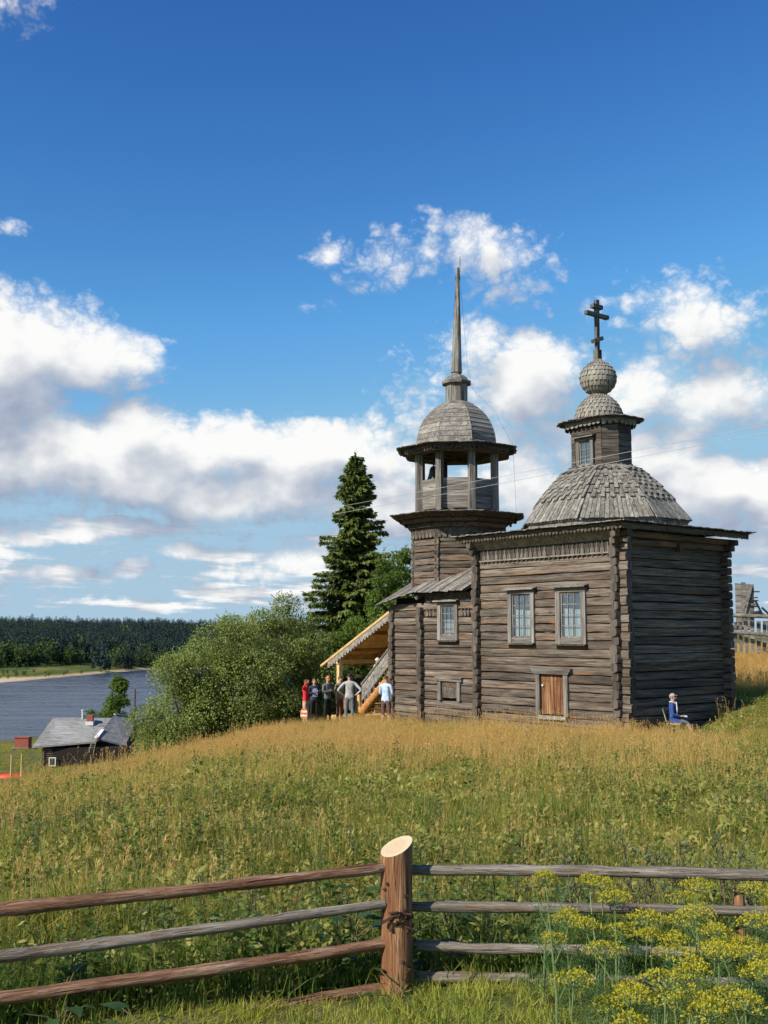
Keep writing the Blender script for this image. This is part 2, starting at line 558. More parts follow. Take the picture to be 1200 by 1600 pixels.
def hgt(x, y):
    x = np.asarray(x, float); y = np.asarray(y, float)
    h = -1.95 - .040 * (np.minimum(y, 45) - 6.2)
    h = np.where(y < 6.2, -1.95 + .03 * (6.2 - y), h)
    h = h + .95 * sstep(x, 8.4, 12.8) * sstep(y, 14, 30) + .022 * np.maximum(0, x - 12) * sstep(y, 20, 45)
    h = h + .6 * sstep(y, 40, 62) * sstep(x, 9, 18)
    h = h - .15 * np.clip(-x - 2.5, 0, 9) * sstep(y, 5, 16)
    q = np.maximum(0, -x * .75 + y * .35 - np.maximum(0, x - 4) * .4)
    h = h - np.interp(q, DROP_Q, DROP_Z) * sstep(y, 4, 20)
    h = h + .05 * np.sin(x * 1.3 + y * .7) * np.sin(y * .9 - x * .4) + .03 * np.sin(x * 3.1 - y * 2.3)
    return np.maximum(h, -27)


def H(x, y):
    return float(hgt(x, y))


def ground_mat():
    m, k, p = new_mat('meadow_soil')
    geo = k.n('ShaderNodeNewGeometry')
    a = k.noise(geo.outputs['Position'], .35, 5, .6)
    b = k.noise(geo.outputs['Position'], 6.0, 6, .65)
    c = k.ramp(a, [(.35, (.08, .10, .025)), (.5, (.13, .14, .04)), (.65, (.20, .17, .065))])
    c = k.mix(k.smooth(b, .35, .7, 0, .6), c, (.04, .04, .014))
    k.link(c, p.inputs['Base Color'])
    p.inputs['Roughness'].default_value = .95
    p.inputs['Specular IOR Level'].default_value = .1
    bm_ = k.n('ShaderNodeBump'); bm_.inputs['Strength'].default_value = .8; bm_.inputs['Distance'].default_value = .08
    k.link(b, bm_.inputs['Height']); k.link(bm_.outputs[0], p.inputs['Normal'])
    return m


def far_ground_mat():
    m, k, p = new_mat('far_bank_ground')
    geo = k.n('ShaderNodeNewGeometry')
    sx = k.n('ShaderNodeSeparateXYZ'); k.link(geo.outputs['Position'], sx.inputs[0])
    a = k.noise(k.vmath('MULTIPLY', geo.outputs['Position'], (1, .35, 1)), .05, 5, .65)
    b = k.noise(geo.outputs['Position'], .6, 4, .6)
    grass = k.ramp(a, [(.35, (.05, .08, .022)), (.52, (.09, .115, .03)), (.66, (.20, .18, .05))])
    grass = k.mix(k.smooth(b, .4, .7, 0, .5), grass, (.05, .07, .02))
    sand = k.ramp(b, [(.3, (.48, .36, .24)), (.7, (.60, .48, .34))])
    hz = k.math('ADD', sx.outputs[2], k.math('MULTIPLY_ADD', a, .5, -.25))
    grass = k.mix(k.smooth(hz, -20.7, -21.1), grass, (.36, .27, .06))
    c = k.mix(k.smooth(hz, -21.4, -21.15), sand, grass)
    k.link(c, p.inputs['Base Color'])
    p.inputs['Roughness'].default_value = .95
    p.inputs['Specular IOR Level'].default_value = .1
    return m


def water_mat():
    m, k, p = new_mat('river_water')
    geo = k.n('ShaderNodeNewGeometry')
    v = k.vmath('MULTIPLY', geo.outputs['Position'], (1.0, .55, 1.0))
    n1 = k.noise(v, .55, 5, .6, .4)
    st = k.vmath('MULTIPLY', geo.outputs['Position'], (.016, .075, 1.0))
    n2 = k.noise(st, 1.0, 6, .68, .5)
    c = k.ramp(n2, [(.34, (.018, .028, .045)), (.52, (.045, .055, .075)), (.66, (.10, .11, .125))])
    k.link(c, p.inputs['Base Color'])
    rg = k.smooth(n2, .35, .65, .12, .34)
    k.link(rg, p.inputs['Roughness'])
    p.inputs['IOR'].default_value = 1.33
    b = k.n('ShaderNodeBump'); b.inputs['Strength'].default_value = .55; b.inputs['Distance'].default_value = .8
    k.link(k.math('ADD', n1, k.math('MULTIPLY', n2, 5.0)), b.inputs['Height'])
    k.link(b.outputs[0], p.inputs['Normal'])
    return m


M['ground'] = ground_mat(); M['farground'] = far_ground_mat(); M['water'] = water_mat()


def grid_mesh(name, xs, ys, zf, mat):
    X, Y = np.meshgrid(xs, ys)
    Z = zf(X, Y)
    V = np.stack([X, Y, Z], -1).reshape(-1, 3)
    nx, ny = len(xs), len(ys)
    i = np.arange(nx - 1)[None, :] + np.arange(ny - 1)[:, None] * nx
    Q = np.stack([i, i + 1, i + nx + 1, i + nx], -1).reshape(-1, 4)
    return np_mesh(name, V, Q, [mat], smooth=True)


xs = np.unique(np.concatenate([np.linspace(-420, -60, 46), np.linspace(-60, -16, 45), np.linspace(-16, 20, 110), np.linspace(20, 60, 30), np.linspace(60, 900, 40)]))
ys = np.unique(np.concatenate([np.linspace(-40, 0, 14), np.linspace(0, 50, 150), np.linspace(50, 120, 60), np.linspace(120, 330, 60)]))
ground = link('ground', grid_mesh('ground', xs, ys, hgt, M['ground']))
tag(ground, 'grassy hilltop sloping down to the river', kind='structure')
river = link('river', grid_mesh('river', np.linspace(-1500, 700, 12), np.linspace(150, 1400, 12), lambda X, Y: X * 0 - 22.0, M['water']))
tag(river, 'broad grey blue river below the hill', kind='structure')


# far bank: a sand spit and meadow, then a slope rising to a wooded plateau
def shore_y(x):
    return np.interp(x, [-1500, -420, -300, -170, -151, -140, -110, 0, 700], [330, 405, 440, 488, 634, 668, 690, 715, 830])


def far_h(x, y):
    x = np.asarray(x, float); y = np.asarray(y, float)
    d = y - shore_y(x) + 6 * np.sin(x * .05) + 3 * np.sin(x * .13 + 1)
    h = np.interp(d, [-60, -4, 0, 40, 56, 90, 140, 300, 520, 900, 2500], [-30, -22.8, -22.05, -21.45, -20.8, -20.2, -18.5, -12.0, -5.5, -3.5, -3.5])
    return h + 1.2 * np.sin(x * .012 + 1) * sstep(d, 100, 400)


far_bank = link('far_bank', grid_mesh('far_bank', np.unique(np.concatenate([np.linspace(-1500, -450, 25), np.linspace(-450, 100, 120), np.linspace(100, 900, 20)])),
                                      np.unique(np.concatenate([np.linspace(320, 720, 130), np.linspace(720, 1200, 50), np.linspace(1200, 4000, 15)])), far_h, M['farground']))
tag(far_bank, 'sandy shore and meadow on the far bank of the river', kind='structure')

# ------------------------------------------------------------------ the log church
# local frame: x runs back along the shaded wall, y runs left along the sunlit wall, z up (eye level = 0)
CH_X, CH_Y, CH_R = 7.1513, 32.0, math.atan2(.62364, .78171)
church = empty('log_church', (CH_X, CH_Y, 0), CH_R)
tag(church, 'weathered grey log church with shingled dome, cross and octagonal bell tower with spire', 'church')


def CW(b, a, z=0.0):
    """church frame to world"""
    c, s = math.cos(CH_R), math.sin(CH_R)
    return Vector((CH_X + b * c - a * s, CH_Y + b * s + a * c, z))


def log(parent, p0, p1, r=.142, name='log', mat=None, tz=0.0, n=12, end=None, sq=1.0, sup=4.5):
    p0, p1 = Vector(p0), Vector(p1)
    L = (p1 - p0).length
    d = p1 - p0
    segs = 6 if L > 1.2 else 2
    pts, rr = [], []
    for i in range(segs + 1):
        t = i / segs
        pts.append((L * t, random.uniform(-.014, .014), random.uniform(-.014, .014)))
        rr.append(r * random.uniform(.85, .95))
    o = MB().tube(pts, rr, n, 0, True, 1, sq, sup, .02).obj(name, [mat or M['log'], end or M['end']], parent, True, p0)
    o.rotation_euler = d.to_track_quat('X', 'Z').to_euler()
    return o


CO = .262                 # height of one course of logs
Z_BASE = -3.10
N_CO = 21                 # up to the frieze


def log_wall(parent, axis, fixed, s0, s1, z0, n, openings=(), r=.142, co=CO):
    """courses of logs along y (axis 1) or x (axis 0); openings: (s0, s1, z0, z1)"""
    for k in range(n):
        z = z0 + (k + .5) * co
        spans = [(s0 + random.uniform(-.05, .05), s1 + random.uniform(-.05, .05))]
        for (o0, o1, q0, q1) in openings:
            if q0 - .02 < z < q1 + .02:
                new = []
                for (u, v) in spans:
                    if o1 <= u or o0 >= v: new.append((u, v)); continue
                    if o0 - u > .12: new.append((u, o0))
                    if v - o1 > .12: new.append((o1, v))
                spans = new
        off = random.uniform(-.012, .012)
        for (u, v) in spans:
            if axis == 1: log(parent, (fixed + off, u, z), (fixed + off, v, z), r * random.uniform(.96, 1.04))
            else: log(parent, (u, fixed + off, z), (v, fixed + off, z), r * random.uniform(.96, 1.04))


# openings in the sunlit wall (y0, y1, z0, z1)
WIN_A = (3.90, 4.74, -.13, 1.28)
WIN_B = (1.78, 2.62, -.13, 1.28)
DOOR = (2.54, 3.54, -2.50, -1.28)
WIN_C = (7.52, 8.22, -.06, .98)
HATCH = (7.40, 8.24, -2.24, -1.66)
LX, LY = .14, .42         # centre lines of the sunlit and the shaded wall
BX, FY = 5.20, 6.38       # centre lines of the walls behind

nave = MB()
nave.box((LX + .06, LY + .06, -3.4), (LX + .11, FY, 3.0)); nave.box((LX + .112, LY + .06, -3.4), (BX, LY + .11, 3.0))
nave.box((BX, LY + .062, -3.4), (BX + .06, FY, 3.0)); nave.box((LX + .112, FY - .06, -3.4), (BX - .002, FY - .002, 3.0))
nave = nave.obj('nave_wall', M['core'], church)
log_wall(nave, 1, LX, .02, FY + .28, Z_BASE, N_CO, (WIN_A, WIN_B, DOOR))
log_wall(nave, 0, LY, -.16, BX + .30, Z_BASE + CO / 2, N_CO)
for k in range(N_CO):      # the cross wall behind shows its log ends at the corner
    z = Z_BASE + (k + 1.0) * CO
    log(nave, (-.16 + random.uniform(-.04, .04), FY, z), (.9, FY, z), .142)
    log(nave, (BX, .02, z - CO / 2), (BX, .9, z - CO / 2), .142)

# stepped brown logs carrying the eaves over the shaded wall
for k, (dy, z) in enumerate(((.0, 2.56), (.10, 2.76), (.22, 2.96))):
    log(nave, (-.16 - dy, LY - dy, z), (BX + .34 + dy, LY - dy, z), .115, 'corbel_log', M['brown'])
    log(nave, (LX - dy, .0 - dy, z + .02), (LX - dy, .30, z + .02), .11, 'corbel_log', M['log'])
    log(nave, (-.18 - dy, FY + .02, z + .02), (.3, FY + .02, z + .02), .11, 'corbel_log', M['log'])
    log(nave, (BX + .0 + dy, -.02 - dy * .5, z - .02), (BX + dy, .6, z - .02), .11, 'corbel_log', M['brown'])
MB().box((2.75, LY - .30, 2.55), (2.93, LY - .12, 2.80), 0, .01).obj('corbel_block', M['brown'], nave)

M['shadowy_board'] = plain('shadowy_old_board', (.045, .038, .032), .9, .3)  # shade of the gaps between the teeth is put into this colour
# frieze of pointed teeth under the sunlit eave
fr = MB().box((LX - .14, .34, 2.40), (LX - .10, FY - .16, 3.02)).obj('frieze_board', M['shadowy_board'], church)
ledge = MB()
ledge.box((LX - .215, .36, 2.395), (LX - .142, FY - .18, 2.435), 0, .006)
ledge.obj('frieze_ledge', M['grey'], church)


M['toothwood'] = wood('frieze_tooth_wood', (.035, .028, .022), (.12, .10, .082), (.26, .235, .20), None, axis=2, bump=.5)


def tooth_mesh(w, h, t, style=0):
    o = [(-w * .40, 0), (w * .40, 0), (w * .40, h * .30), (w * .24, h * .48), (w * .09, h * .60), (w * .13, h * .72), (0, h), (-w * .13, h * .72), (-w * .09, h * .60), (-w * .24, h * .48), (-w * .40, h * .30)]
    return MB().slab([(0, y, z) for y, z in o], (-t, 0, 0)).mesh('frieze_tooth', M['toothwood'])


TOOTH = tooth_mesh(.19, .34, .035)
ny = 29
for i in range(ny):
    y = .50 + (FY - .86) * i / (ny - 1)
    if i == 13: continue
    o = link('frieze_tooth', TOOTH, fr, (LX - .142, y, 2.44 + random.uniform(-.008, .008)), (random.uniform(-.04, .04), 0, 0))
for i in range(ny):
    y = .50 + (FY - .86) * i / (ny - 1)
    link('frieze_tooth', TOOTH, fr, (LX - .146, y, 2.392), (0, 0, 0)).scale = (1, .5, -.22)

# cove boards leaning out from the frieze up to the eave
def strip(p, q, w, t, name, mat, parent, jit=.0):
    """board whose long edges are p (lower, two points) and q (upper, two points), thickened by t outwards"""
    return MB().slab([p[0], p[1], q[1], q[0]], t).obj(name, mat, parent)


EX, EY0, EY1, EXB = -.60, -.36, 7.02, 6.10      # outline of the eave
Z_E = 3.30
strip([(LX - .15, .20, 2.80), (LX - .15, FY + .05, 2.80)], [(EX + .22, -.05, 3.10), (EX + .22, FY + .35, 3.10)], 0, (-.03, 0, .02), 'cove_board', M['grey'], church)
strip([(EX + .235, -.06, 3.02), (EX + .235, FY + .36, 3.02)], [(EX + .16, -.12, 3.16), (EX + .16, FY + .42, 3.16)], 0, (-.03, 0, .02), 'cove_board', M['log'], church)

# shallow skirt roof: a core sheet and one plank after another over it
TA, TB, Ta, Tb = 2.84, 2.42, 1.12, .90          # tent: half length, half depth and the ends of its chamfers
DC = (2.74, 3.20)                                # centre of dome and drum


def skirt_z(d):                                  # height above the eave for a distance d inwards
    return Z_E + .02 + .07 * d


sk = MB()
o4 = [(EX, EY0), (EXB, EY0), (EXB, EY1), (EX, EY1)]
i4 = [(EX + 1.35, EY0 + 1.35), (EXB - 1.35, EY0 + 1.35), (EXB - 1.35, EY1 - 1.35), (EX + 1.35, EY1 - 1.35)]
sk.add([(x, y, Z_E - .03) for x, y in o4] + [(x, y, skirt_z(1.35) - .04) for x, y in i4], [(0, 1, 5, 4), (1, 2, 6, 5), (2, 3, 7, 6), (3, 0, 4, 7), (4, 5, 6, 7)])
sk.add([(x, y, Z_E - .06) for x, y in o4] + [(x + (.5 if x < 2 else -.5), y + (.5 if y < 3 else -.5), Z_E - .10) for x, y in o4], [(0, 1, 5, 4), (1, 2, 6, 5), (2, 3, 7, 6), (3, 0, 4, 7)])
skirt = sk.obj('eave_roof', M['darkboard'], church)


def eave_planks(p0, p1, inward, z, depth, w, slope, parent, mat, mitre=True, th=.03, over=.05):
    p0, p1, inw = Vector(p0), Vector(p1), Vector(inward)
    d = (p1 - p0); L = d.length; d.normalize()
    n = max(1, round(L / w))
    for i in range(n):
        s0, s1 = L * i / n + .004, L * (i + 1) / n - .004
        dep = depth
        if mitre: dep = max(.12, min(depth, min((s0 + s1) / 2, L - (s0 + s1) / 2)))
        jz = random.uniform(-.012, .012); je = random.uniform(-.03, .03)
        a = p0 + d * s0 - inw * (over + je); b = p0 + d * s1 - inw * (over + je)
        up = Vector((0, 0, 1))
        c = p0 + d * s1 + inw * dep; e = p0 + d * s0 + inw * dep
        pts = [a + up * (z - slope * over + jz), b + up * (z - slope * over + jz), c + up * (z + slope * dep), e + up * (z + slope * dep)]
        MB().slab(pts, (0, 0, th)).obj('roof_plank', mat, parent)


eave_planks((EX, EY0, 0), (EX, EY1, 0), (1, 0, 0), Z_E - .03, 1.35, .19, .07, skirt, M['grey'])
eave_planks((EX, EY0, 0), (EXB, EY0, 0), (0, 1, 0), Z_E - .03, 1.35, .19, .07, skirt, M['grey'])


def valance(p0, p1, z_top, h, pitch, name, mat, parent, out=(0, 0, 0), t=.03):
    """board with a row of rounded tongues along its lower edge"""
    p0, p1 = Vector(p0), Vector(p1)
    d = p1 - p0; L = d.length; d.normalize()
    nrm = d.cross(Vector((0, 0, 1)))
    mb = MB()
    n = max(1, round(L / pitch)); w = L / n
    dz = (p1.z - p0.z)
    for i in range(n):
        c = p0 + d * (w * (i + .5))
        hh = h * random.uniform(.93, 1.05)
        ol = [(-.5, 0), (.5, 0), (.5, -.52), (.38, -.62), (.40, -.80), (.22, -.96), (0, -1.0), (-.22, -.96), (-.40, -.80), (-.38, -.62), (-.5, -.52)]
        mb.slab([c + d * (x * w * .985) + Vector((0, 0, z_top + y * hh)) for x, y in ol], nrm * t)
    return mb.obj(name, mat, parent)


valance((EX + .13, EY0 + .13, 0), (EX + .13, EY1 - .13, 0), 3.25, .19, .145, 'scalloped_valance', M['darkboard'], church)
valance((EXB - .13, EY0 + .13, 0), (EX + .16, EY0 + .13, 0), 3.25, .19, .145, 'scalloped_valance', M['darkboard'], church)
strip([(EX + .10, EY0 + .1, 3.17), (EX + .10, EY1 - .1, 3.17)], [(EX + .10, EY0 + .1, 3.26), (EX + .10, EY1 - .1, 3.26)], 0, (.03, 0, 0), 'eave_board', M['brown'], church)

# dome: eight-sided tent, slightly bulging, covered with stepped shingles
Z_T0, Z_T1 = 3.53, 5.48
DA, DB, Da, Db = 1.0, .68, .65, .32               # drum, same scheme
PROF = [(0, 0), (.13, .19), (.256, .353), (.41, .525), (.573, .68), (.79, .88), (1.0, 1.0)]


def oct_pts(A_, B_, a_, b_):
    """chamfered rectangle round the dome centre: x is depth, y is length; starts at the sunlit face"""
    cx, cy = DC
    return [(cx - B_, cy + a_), (cx - B_, cy - a_), (cx - b_, cy - A_), (cx + b_, cy - A_), (cx + B_, cy - a_), (cx + B_, cy + a_), (cx + b_, cy + A_), (cx - b_, cy + A_)]


def tent(t):
    """ring of eight points at height fraction t"""
    r = np.interp(t, [p[1] for p in PROF], [p[0] for p in PROF])
    p, q = oct_pts(TA, TB, Ta, Tb), oct_pts(DA + .06, DB + .06, Da + .02, Db + .02)
    z = Z_T0 + (Z_T1 - Z_T0) * t
    return [Vector((u[0] + (v[0] - u[0]) * r, u[1] + (v[1] - u[1]) * r, z)) for u, v in zip(p, q)]


tm = MB()
rings = [tent(t) for t in np.linspace(0, 1, 9)]
tm.add([p for r in rings for p in r], [(i * 8 + k, i * 8 + (k + 1) % 8, (i + 1) * 8 + (k + 1) % 8, (i + 1) * 8 + k) for i in range(8) for k in range(8)])
low_ = [Vector((p.x + (DC[0] - p.x) * .02, p.y + (DC[1] - p.y) * .02, 0)) for p in rings[0]]
tm.add([(p.x, p.y, 3.30) for p in low_] + [(p.x, p.y, Z_T0 + .01) for p in low_], [(k, (k + 1) % 8, 8 + (k + 1) % 8, 8 + k) for k in range(8)])
dome = tm.obj('shingled_dome', M['shingle'], church)
T_ROW = [0.0, .36, .52, .67, .80, .91]            # lower edge of each course, as a fraction of the height
back = MB()
for face in range(8):
    for row in range(6):
        t0 = T_ROW[row]; t1 = min(1.0, (T_ROW[row + 1] + .10) if row < 5 else 1.0)
        r0, r1 = tent(t0), tent(t1)
        a0, b0, a1, b1 = r0[face], r0[(face + 1) % 8], r1[face], r1[(face + 1) % 8]
        n = max(4, round(((b0 - a0).length + (b1 - a1).length) / 2 / .135))
        nrm = (b0 - a0).cross(a1 - a0).normalized()
        if nrm.z < 0: nrm = -nrm
        for i in range(n):
            f0, f1 = (i + .06) / n, (i + .94) / n
            lo = 0.0
            if row > 0: lo = .0 if i % 2 else .075
            ra = tent(min(1, t0 + lo + random.uniform(-.008, .008)))
            la, lb = ra[face], ra[(face + 1) % 8]
            q = [la.lerp(lb, f0), la.lerp(lb, f1), a1.lerp(b1, f1), a1.lerp(b1, f0)]
            lift = .06 + random.uniform(0, .02)
            pts = [q[0] + nrm * lift, q[1] + nrm * lift, q[2] + nrm * .012, q[3] + nrm * .012]
            if face in (0, 1, 2):
                MB().slab(pts, nrm * .04).obj('shingle', M['shingle'], dome)
            else:
                back.slab(pts, nrm * .028)
tag(back.obj('hidden_side_shingles', M['shingle'], dome), kind='stuff')

# drum with its little window
def ring_prism(A_, B_, a_, b_, z0, z1):
    mb = MB()
    p = oct_pts(A_, B_, a_, b_)
    mb.add([(x, y, z0) for x, y in p] + [(x, y, z1) for x, y in p], [(k, (k + 1) % 8, 8 + (k + 1) % 8, 8 + k) for k in range(8)] + [tuple(range(8, 16))])
    return mb


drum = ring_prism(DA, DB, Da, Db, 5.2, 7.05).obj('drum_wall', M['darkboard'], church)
for face in range(4 if True else 8):
    p = oct_pts(DA + .02, DB + .02, Da, Db)
    f = (face - 0) % 8
    a, b = p[f], p[(f + 1) % 8]
    for k in range(7):
        z = 5.42 + k * .235
        for (u, v) in (((0, .13), (.80, 1.0)) if (f == 0 and 5.45 < z + .12 < 6.55) else ((0, 1),)):
            A0 = Vector((a[0] + (b[0] - a[0]) * u, a[1] + (b[1] - a[1]) * u, z + .11)); B0 = Vector((a[0] + (b[0] - a[0]) * v, a[1] + (b[1] - a[1]) * v, z + .11))
            o = MB().beam((0, 0, 0), ((B0 - A0).length, 0, 0), .05, .225, (0, 0, 1), 0, .006).obj('plank', M['darkboard'], drum, False, A0, (0, 0, math.atan2(B0.y - A0.y, B0.x - A0.x)))


def window(parent, y0, y1, z0, z1, x, cw, nx, nz, name='window', head=True, sill=True, depth=.10, curtain=True, cwb=None):
    """window in a wall whose face looks towards -x: casing boards, glazing bars, one pane after another"""
    w = empty(name, (x, 0, 0), 0, parent)
    f = .05
    def b(nm, lo, hi, mat, jit=.004): return MB().box(lo, hi, 0, jit).obj(nm, mat, w)
    b('casing', (-f, y0 - cw, z0 - (cwb or cw)), (.06, y0, z1 + .004), M['casing']); b('casing', (-f - .004, y1, z0 - (cwb or cw)), (.06, y1 + cw, z1 + .004), M['casing'])
    b('casing', (-f + .006, y0 - .002, z0 - (cwb or cw)), (.06, y1 + .002, z0), M['casing_h'])
    b('casing', (-f - .006, y0 - cw - .01, z1 + .004), (.06, y1 + cw + .01, z1 + cw * .75), M['casing_h'])
    if head:
        hd = MB().slab([(-.20, y0 - cw - .10, z1 + cw * .75), (-.20, y1 + cw + .10, z1 + cw * .75), (.06, y1 + cw + .10, z1 + cw * .75 + .07), (.06, y0 - cw - .10, z1 + cw * .75 + .07)], (0, 0, .035)).obj('head_board', M['grey'], w)
    if sill: b('sill', (-.14, y0 - cw - .03, z0 - (cwb or cw) - .05), (.04, y1 + cw + .03, z0 - (cwb or cw) - .004), M['darkboard'])
    fw = .045
    bars = MB()
    gx = .02
    bars.box((gx - .02, y0, z0), (gx + .02, y0 + fw, z1)); bars.box((gx - .02, y1 - fw, z0), (gx + .02, y1, z1))
    bars.box((gx - .018, y0 + fw, z0), (gx + .018, y1 - fw, z0 + fw)); bars.box((gx - .018, y0 + fw, z1 - fw), (gx + .018, y1 - fw, z1))
    iy, iz = (y1 - y0 - 2 * fw) / nx, (z1 - z0 - 2 * fw) / nz
    for i in range(1, nx): bars.box((gx - .015, y0 + fw + iy * i - .012, z0 + fw), (gx + .015, y0 + fw + iy * i + .012, z1 - fw))
    for j in range(1, nz): bars.box((gx - .013, y0 + fw, z0 + fw + iz * j - .012), (gx + .013, y1 - fw, z0 + fw + iz * j + .012))
    bars.obj('glazing_bars', M['casing'], w)
    for i in range(nx):
        for j in range(nz):
            pm = MB().box((gx + .0, y0 + fw + iy * i + .010, z0 + fw + iz * j + .010), (gx + .004, y0 + fw + iy * (i + 1) - .010, z0 + fw + iz * (j + 1) - .010))
            o = pm.obj('pane', M['glass'], w, False, (0, 0, 0))
            o.rotation_euler = (0, 0, 0)
    if curtain:
        hC = z0 + (z1 - z0) * (.62 if curtain is True else curtain)
        MB().box((.115, y0 + .06, z0 + .05), (.125, y0 + (y1 - y0) * .44, hC)).box((.115, y0 + (y1 - y0) * .54, z0 + .05), (.125, y1 - .06, hC + .03)).obj('curtain', M['curtain'], w)
    return w


window(church, WIN_A[0], WIN_A[1], WIN_A[2], WIN_A[3], LX - .15, .17, 3, 4)
window(church, WIN_B[0], WIN_B[1], WIN_B[2], WIN_B[3], LX - .15, .19, 3, 4)
dw = window(church, DC[1] - .20, DC[1] + .28, 5.58, 6.38, DC[0] - DB - .05, .13, 2, 3, 'drum_window', True, False, curtain=False)

# low red door under the windows
dr = empty('cellar_door', (LX - .15, 0, 0), 0, church)
for i in range(5):
    y0 = DOOR[0] + .03 + i * .19
    MB().box((.03 + random.uniform(0, .012), y0, DOOR[2]), (.07, y0 + .182, DOOR[3]), 0, .004).obj('door_board', M['door'], dr)
MB().box((-.05, DOOR[0] - .18, DOOR[2] - .05), (.06, DOOR[0], DOOR[3] + .02), 0, .006).obj('door_post', M['casing'], dr)
MB().box((-.05, DOOR[1], DOOR[2] - .05), (.06, DOOR[1] + .18, DOOR[3] + .02), 0, .006).obj('door_post', M['casing'], dr)
MB().slab([(-.09, DOOR[0] - .22, DOOR[3] + .02), (-.09, DOOR[1] + .22, DOOR[3] + .02), (-.10, DOOR[1] + .34, DOOR[3] + .15), (-.10, DOOR[1] + .34, DOOR[3] + .20), (-.10, DOOR[0] - .34, DOOR[3] + .20), (-.10, DOOR[0] - .34, DOOR[3] + .15)], (.14, 0, 0)).obj('lintel', M['casing_h'], dr)
MB().box((-.06, DOOR[0] - .1, DOOR[2] - .16), (.05, DOOR[1] + .1, DOOR[2] - .052), 0, .01).obj('threshold', M['grey'], dr)
MB().lathe([(.03, -.03), (.04, 0), (.03, .03)], 8, (.0, DOOR[1] - .10, -1.62)).obj('door_lock', M['white'], dr)

# eave and valance of the drum, small shingled cap, onion, cross
de = MB()
oq, iq = oct_pts(DA + .36, DB + .36, Da + .22, Db + .20), oct_pts(DA - .25, DB - .05, Da - .2, Db)
de.add([(x, y, 7.04) for x, y in oq] + [(x, y, 7.10) for x, y in oq] + [(x, y, 7.14) for x, y in iq],
       [(8 + k, 8 + (k + 1) % 8, 16 + (k + 1) % 8, 16 + k) for k in range(8)] + [(k, (k + 1) % 8, 8 + (k + 1) % 8, 8 + k) for k in range(8)] + [tuple(reversed(range(8)))])
deo = de.obj('drum_eave', M['darkboard'], church)
for k in range(8):
    a, b = Vector((*oq[k], 0)), Vector((*oq[(k + 1) % 8], 0))
    inw = Vector((DC[0], DC[1], 0)) - (a + b) / 2; inw.normalize()
    if k in (7, 0, 1, 2, 3): eave_planks(a, b, inw, 7.08, .42, .14, .10, deo, M['grey'], True, .022, .07)
    pv = oct_pts(DA + .17, DB + .17, Da + .1, Db + .09)
    valance((*pv[k], 0), (*pv[(k + 1) % 8], 0), 7.08, .24, .19, 'scalloped_valance', M['grey'], church)


def scaly(name, prof, n, rows, c, parent, ph=0, w=1.0, lift=.022, drop=.45):
    """surface of revolution covered with small stepped wooden scales"""
    prof = [(max(r, .005), z) for r, z in prof]
    zs = np.cumsum([0] + [math.dist(prof[i], prof[i + 1]) for i in range(len(prof) - 1)])
    def P(t, th):
        s = t * zs[-1]
        r = np.interp(s, zs, [p[0] for p in prof]); z = np.interp(s, zs, [p[1] for p in prof])
        return Vector((c[0] + r * math.cos(th), c[1] + r * math.sin(th), c[2] + z))
    mb = MB().lathe(prof, n, c)
    for j in range(rows):
        t0, t1 = j / rows, min(1, (j + 1.45) / rows)
        for i in range(n):
            th0 = 2 * math.pi * (i + .5 * (j % 2)) / n; dt = 2 * math.pi / n * .62
            th = th0
            q = [P(t0, th - dt / 2), P(t0, th + dt / 2), P(t1, th + dt / 2), P(t1, th - dt / 2)]
            ctr = Vector((c[0], c[1], q[0].z))
            nn = (q[1] - q[0]).cross(q[3] - q[0]); nn = nn.normalized() if nn.length > 1e-9 else Vector((0, 0, 1))
            if nn.dot(q[0] - ctr) < 0: nn = -nn
            lf = lift * random.uniform(.8, 1.2)
            mb.slab([q[0] + nn * lf, q[1] + nn * lf, q[2] + nn * .004, q[3] + nn * .004], nn * .016)
    return tag(mb.obj(name, M['shingle_small'], parent), kind='stuff')


CX, CY = DC[0] - .02, DC[1] + .02
scaly('cap_dome', [(.80, 7.18), (.78, 7.35), (.70, 7.58), (.54, 7.80), (.34, 7.96), (.24, 8.04)], 30, 7, (CX, CY, 0), church)
MB().lathe([(.24, 7.98), (.22, 8.06), (.24, 8.14)], 16, (CX, CY, 0)).obj('onion_neck', M['shingle_small'], church, True)
scaly('onion_dome', [(.24, 8.08), (.40, 8.17), (.54, 8.33), (.61, 8.53), (.60, 8.72), (.51, 8.90), (.36, 9.06), (.20, 9.17), (.09, 9.26)], 26, 9, (CX, CY, 0), church)
cr = empty('cross', (CX, CY, 0), 0, church)
M['cross'] = wood('cross_beam', (.035, .032, .028), (.10, .093, .082), (.24, .225, .195), None, axis=2, bump=.5)
MB().beam((0, 0, 9.18), (0, 0, 9.60), .20, .20, (0, 1, 0)).beam((0, 0, 9.60), (0, 0, 11.34), .13, .13, (0, 1, 0), 0, .008).obj('upright', M['cross'], cr)
MB().beam((-.56, .0, 10.82), (.56, .0, 10.82), .15, .13, (0, 0, 1), 0, .006).obj('crossbar', M['cross'], cr)
MB().beam((-.24, .0, 11.11), (.24, .0, 11.11), .18, .13, (0, 0, 1), 0, .006).obj('crossbar', M['cross'], cr)
MB().beam((-.22, .0, 9.86), (.22, .0, 10.04), .18, .13, (0, 0, 1), 0, .006).obj('crossbar', M['cross'], cr)

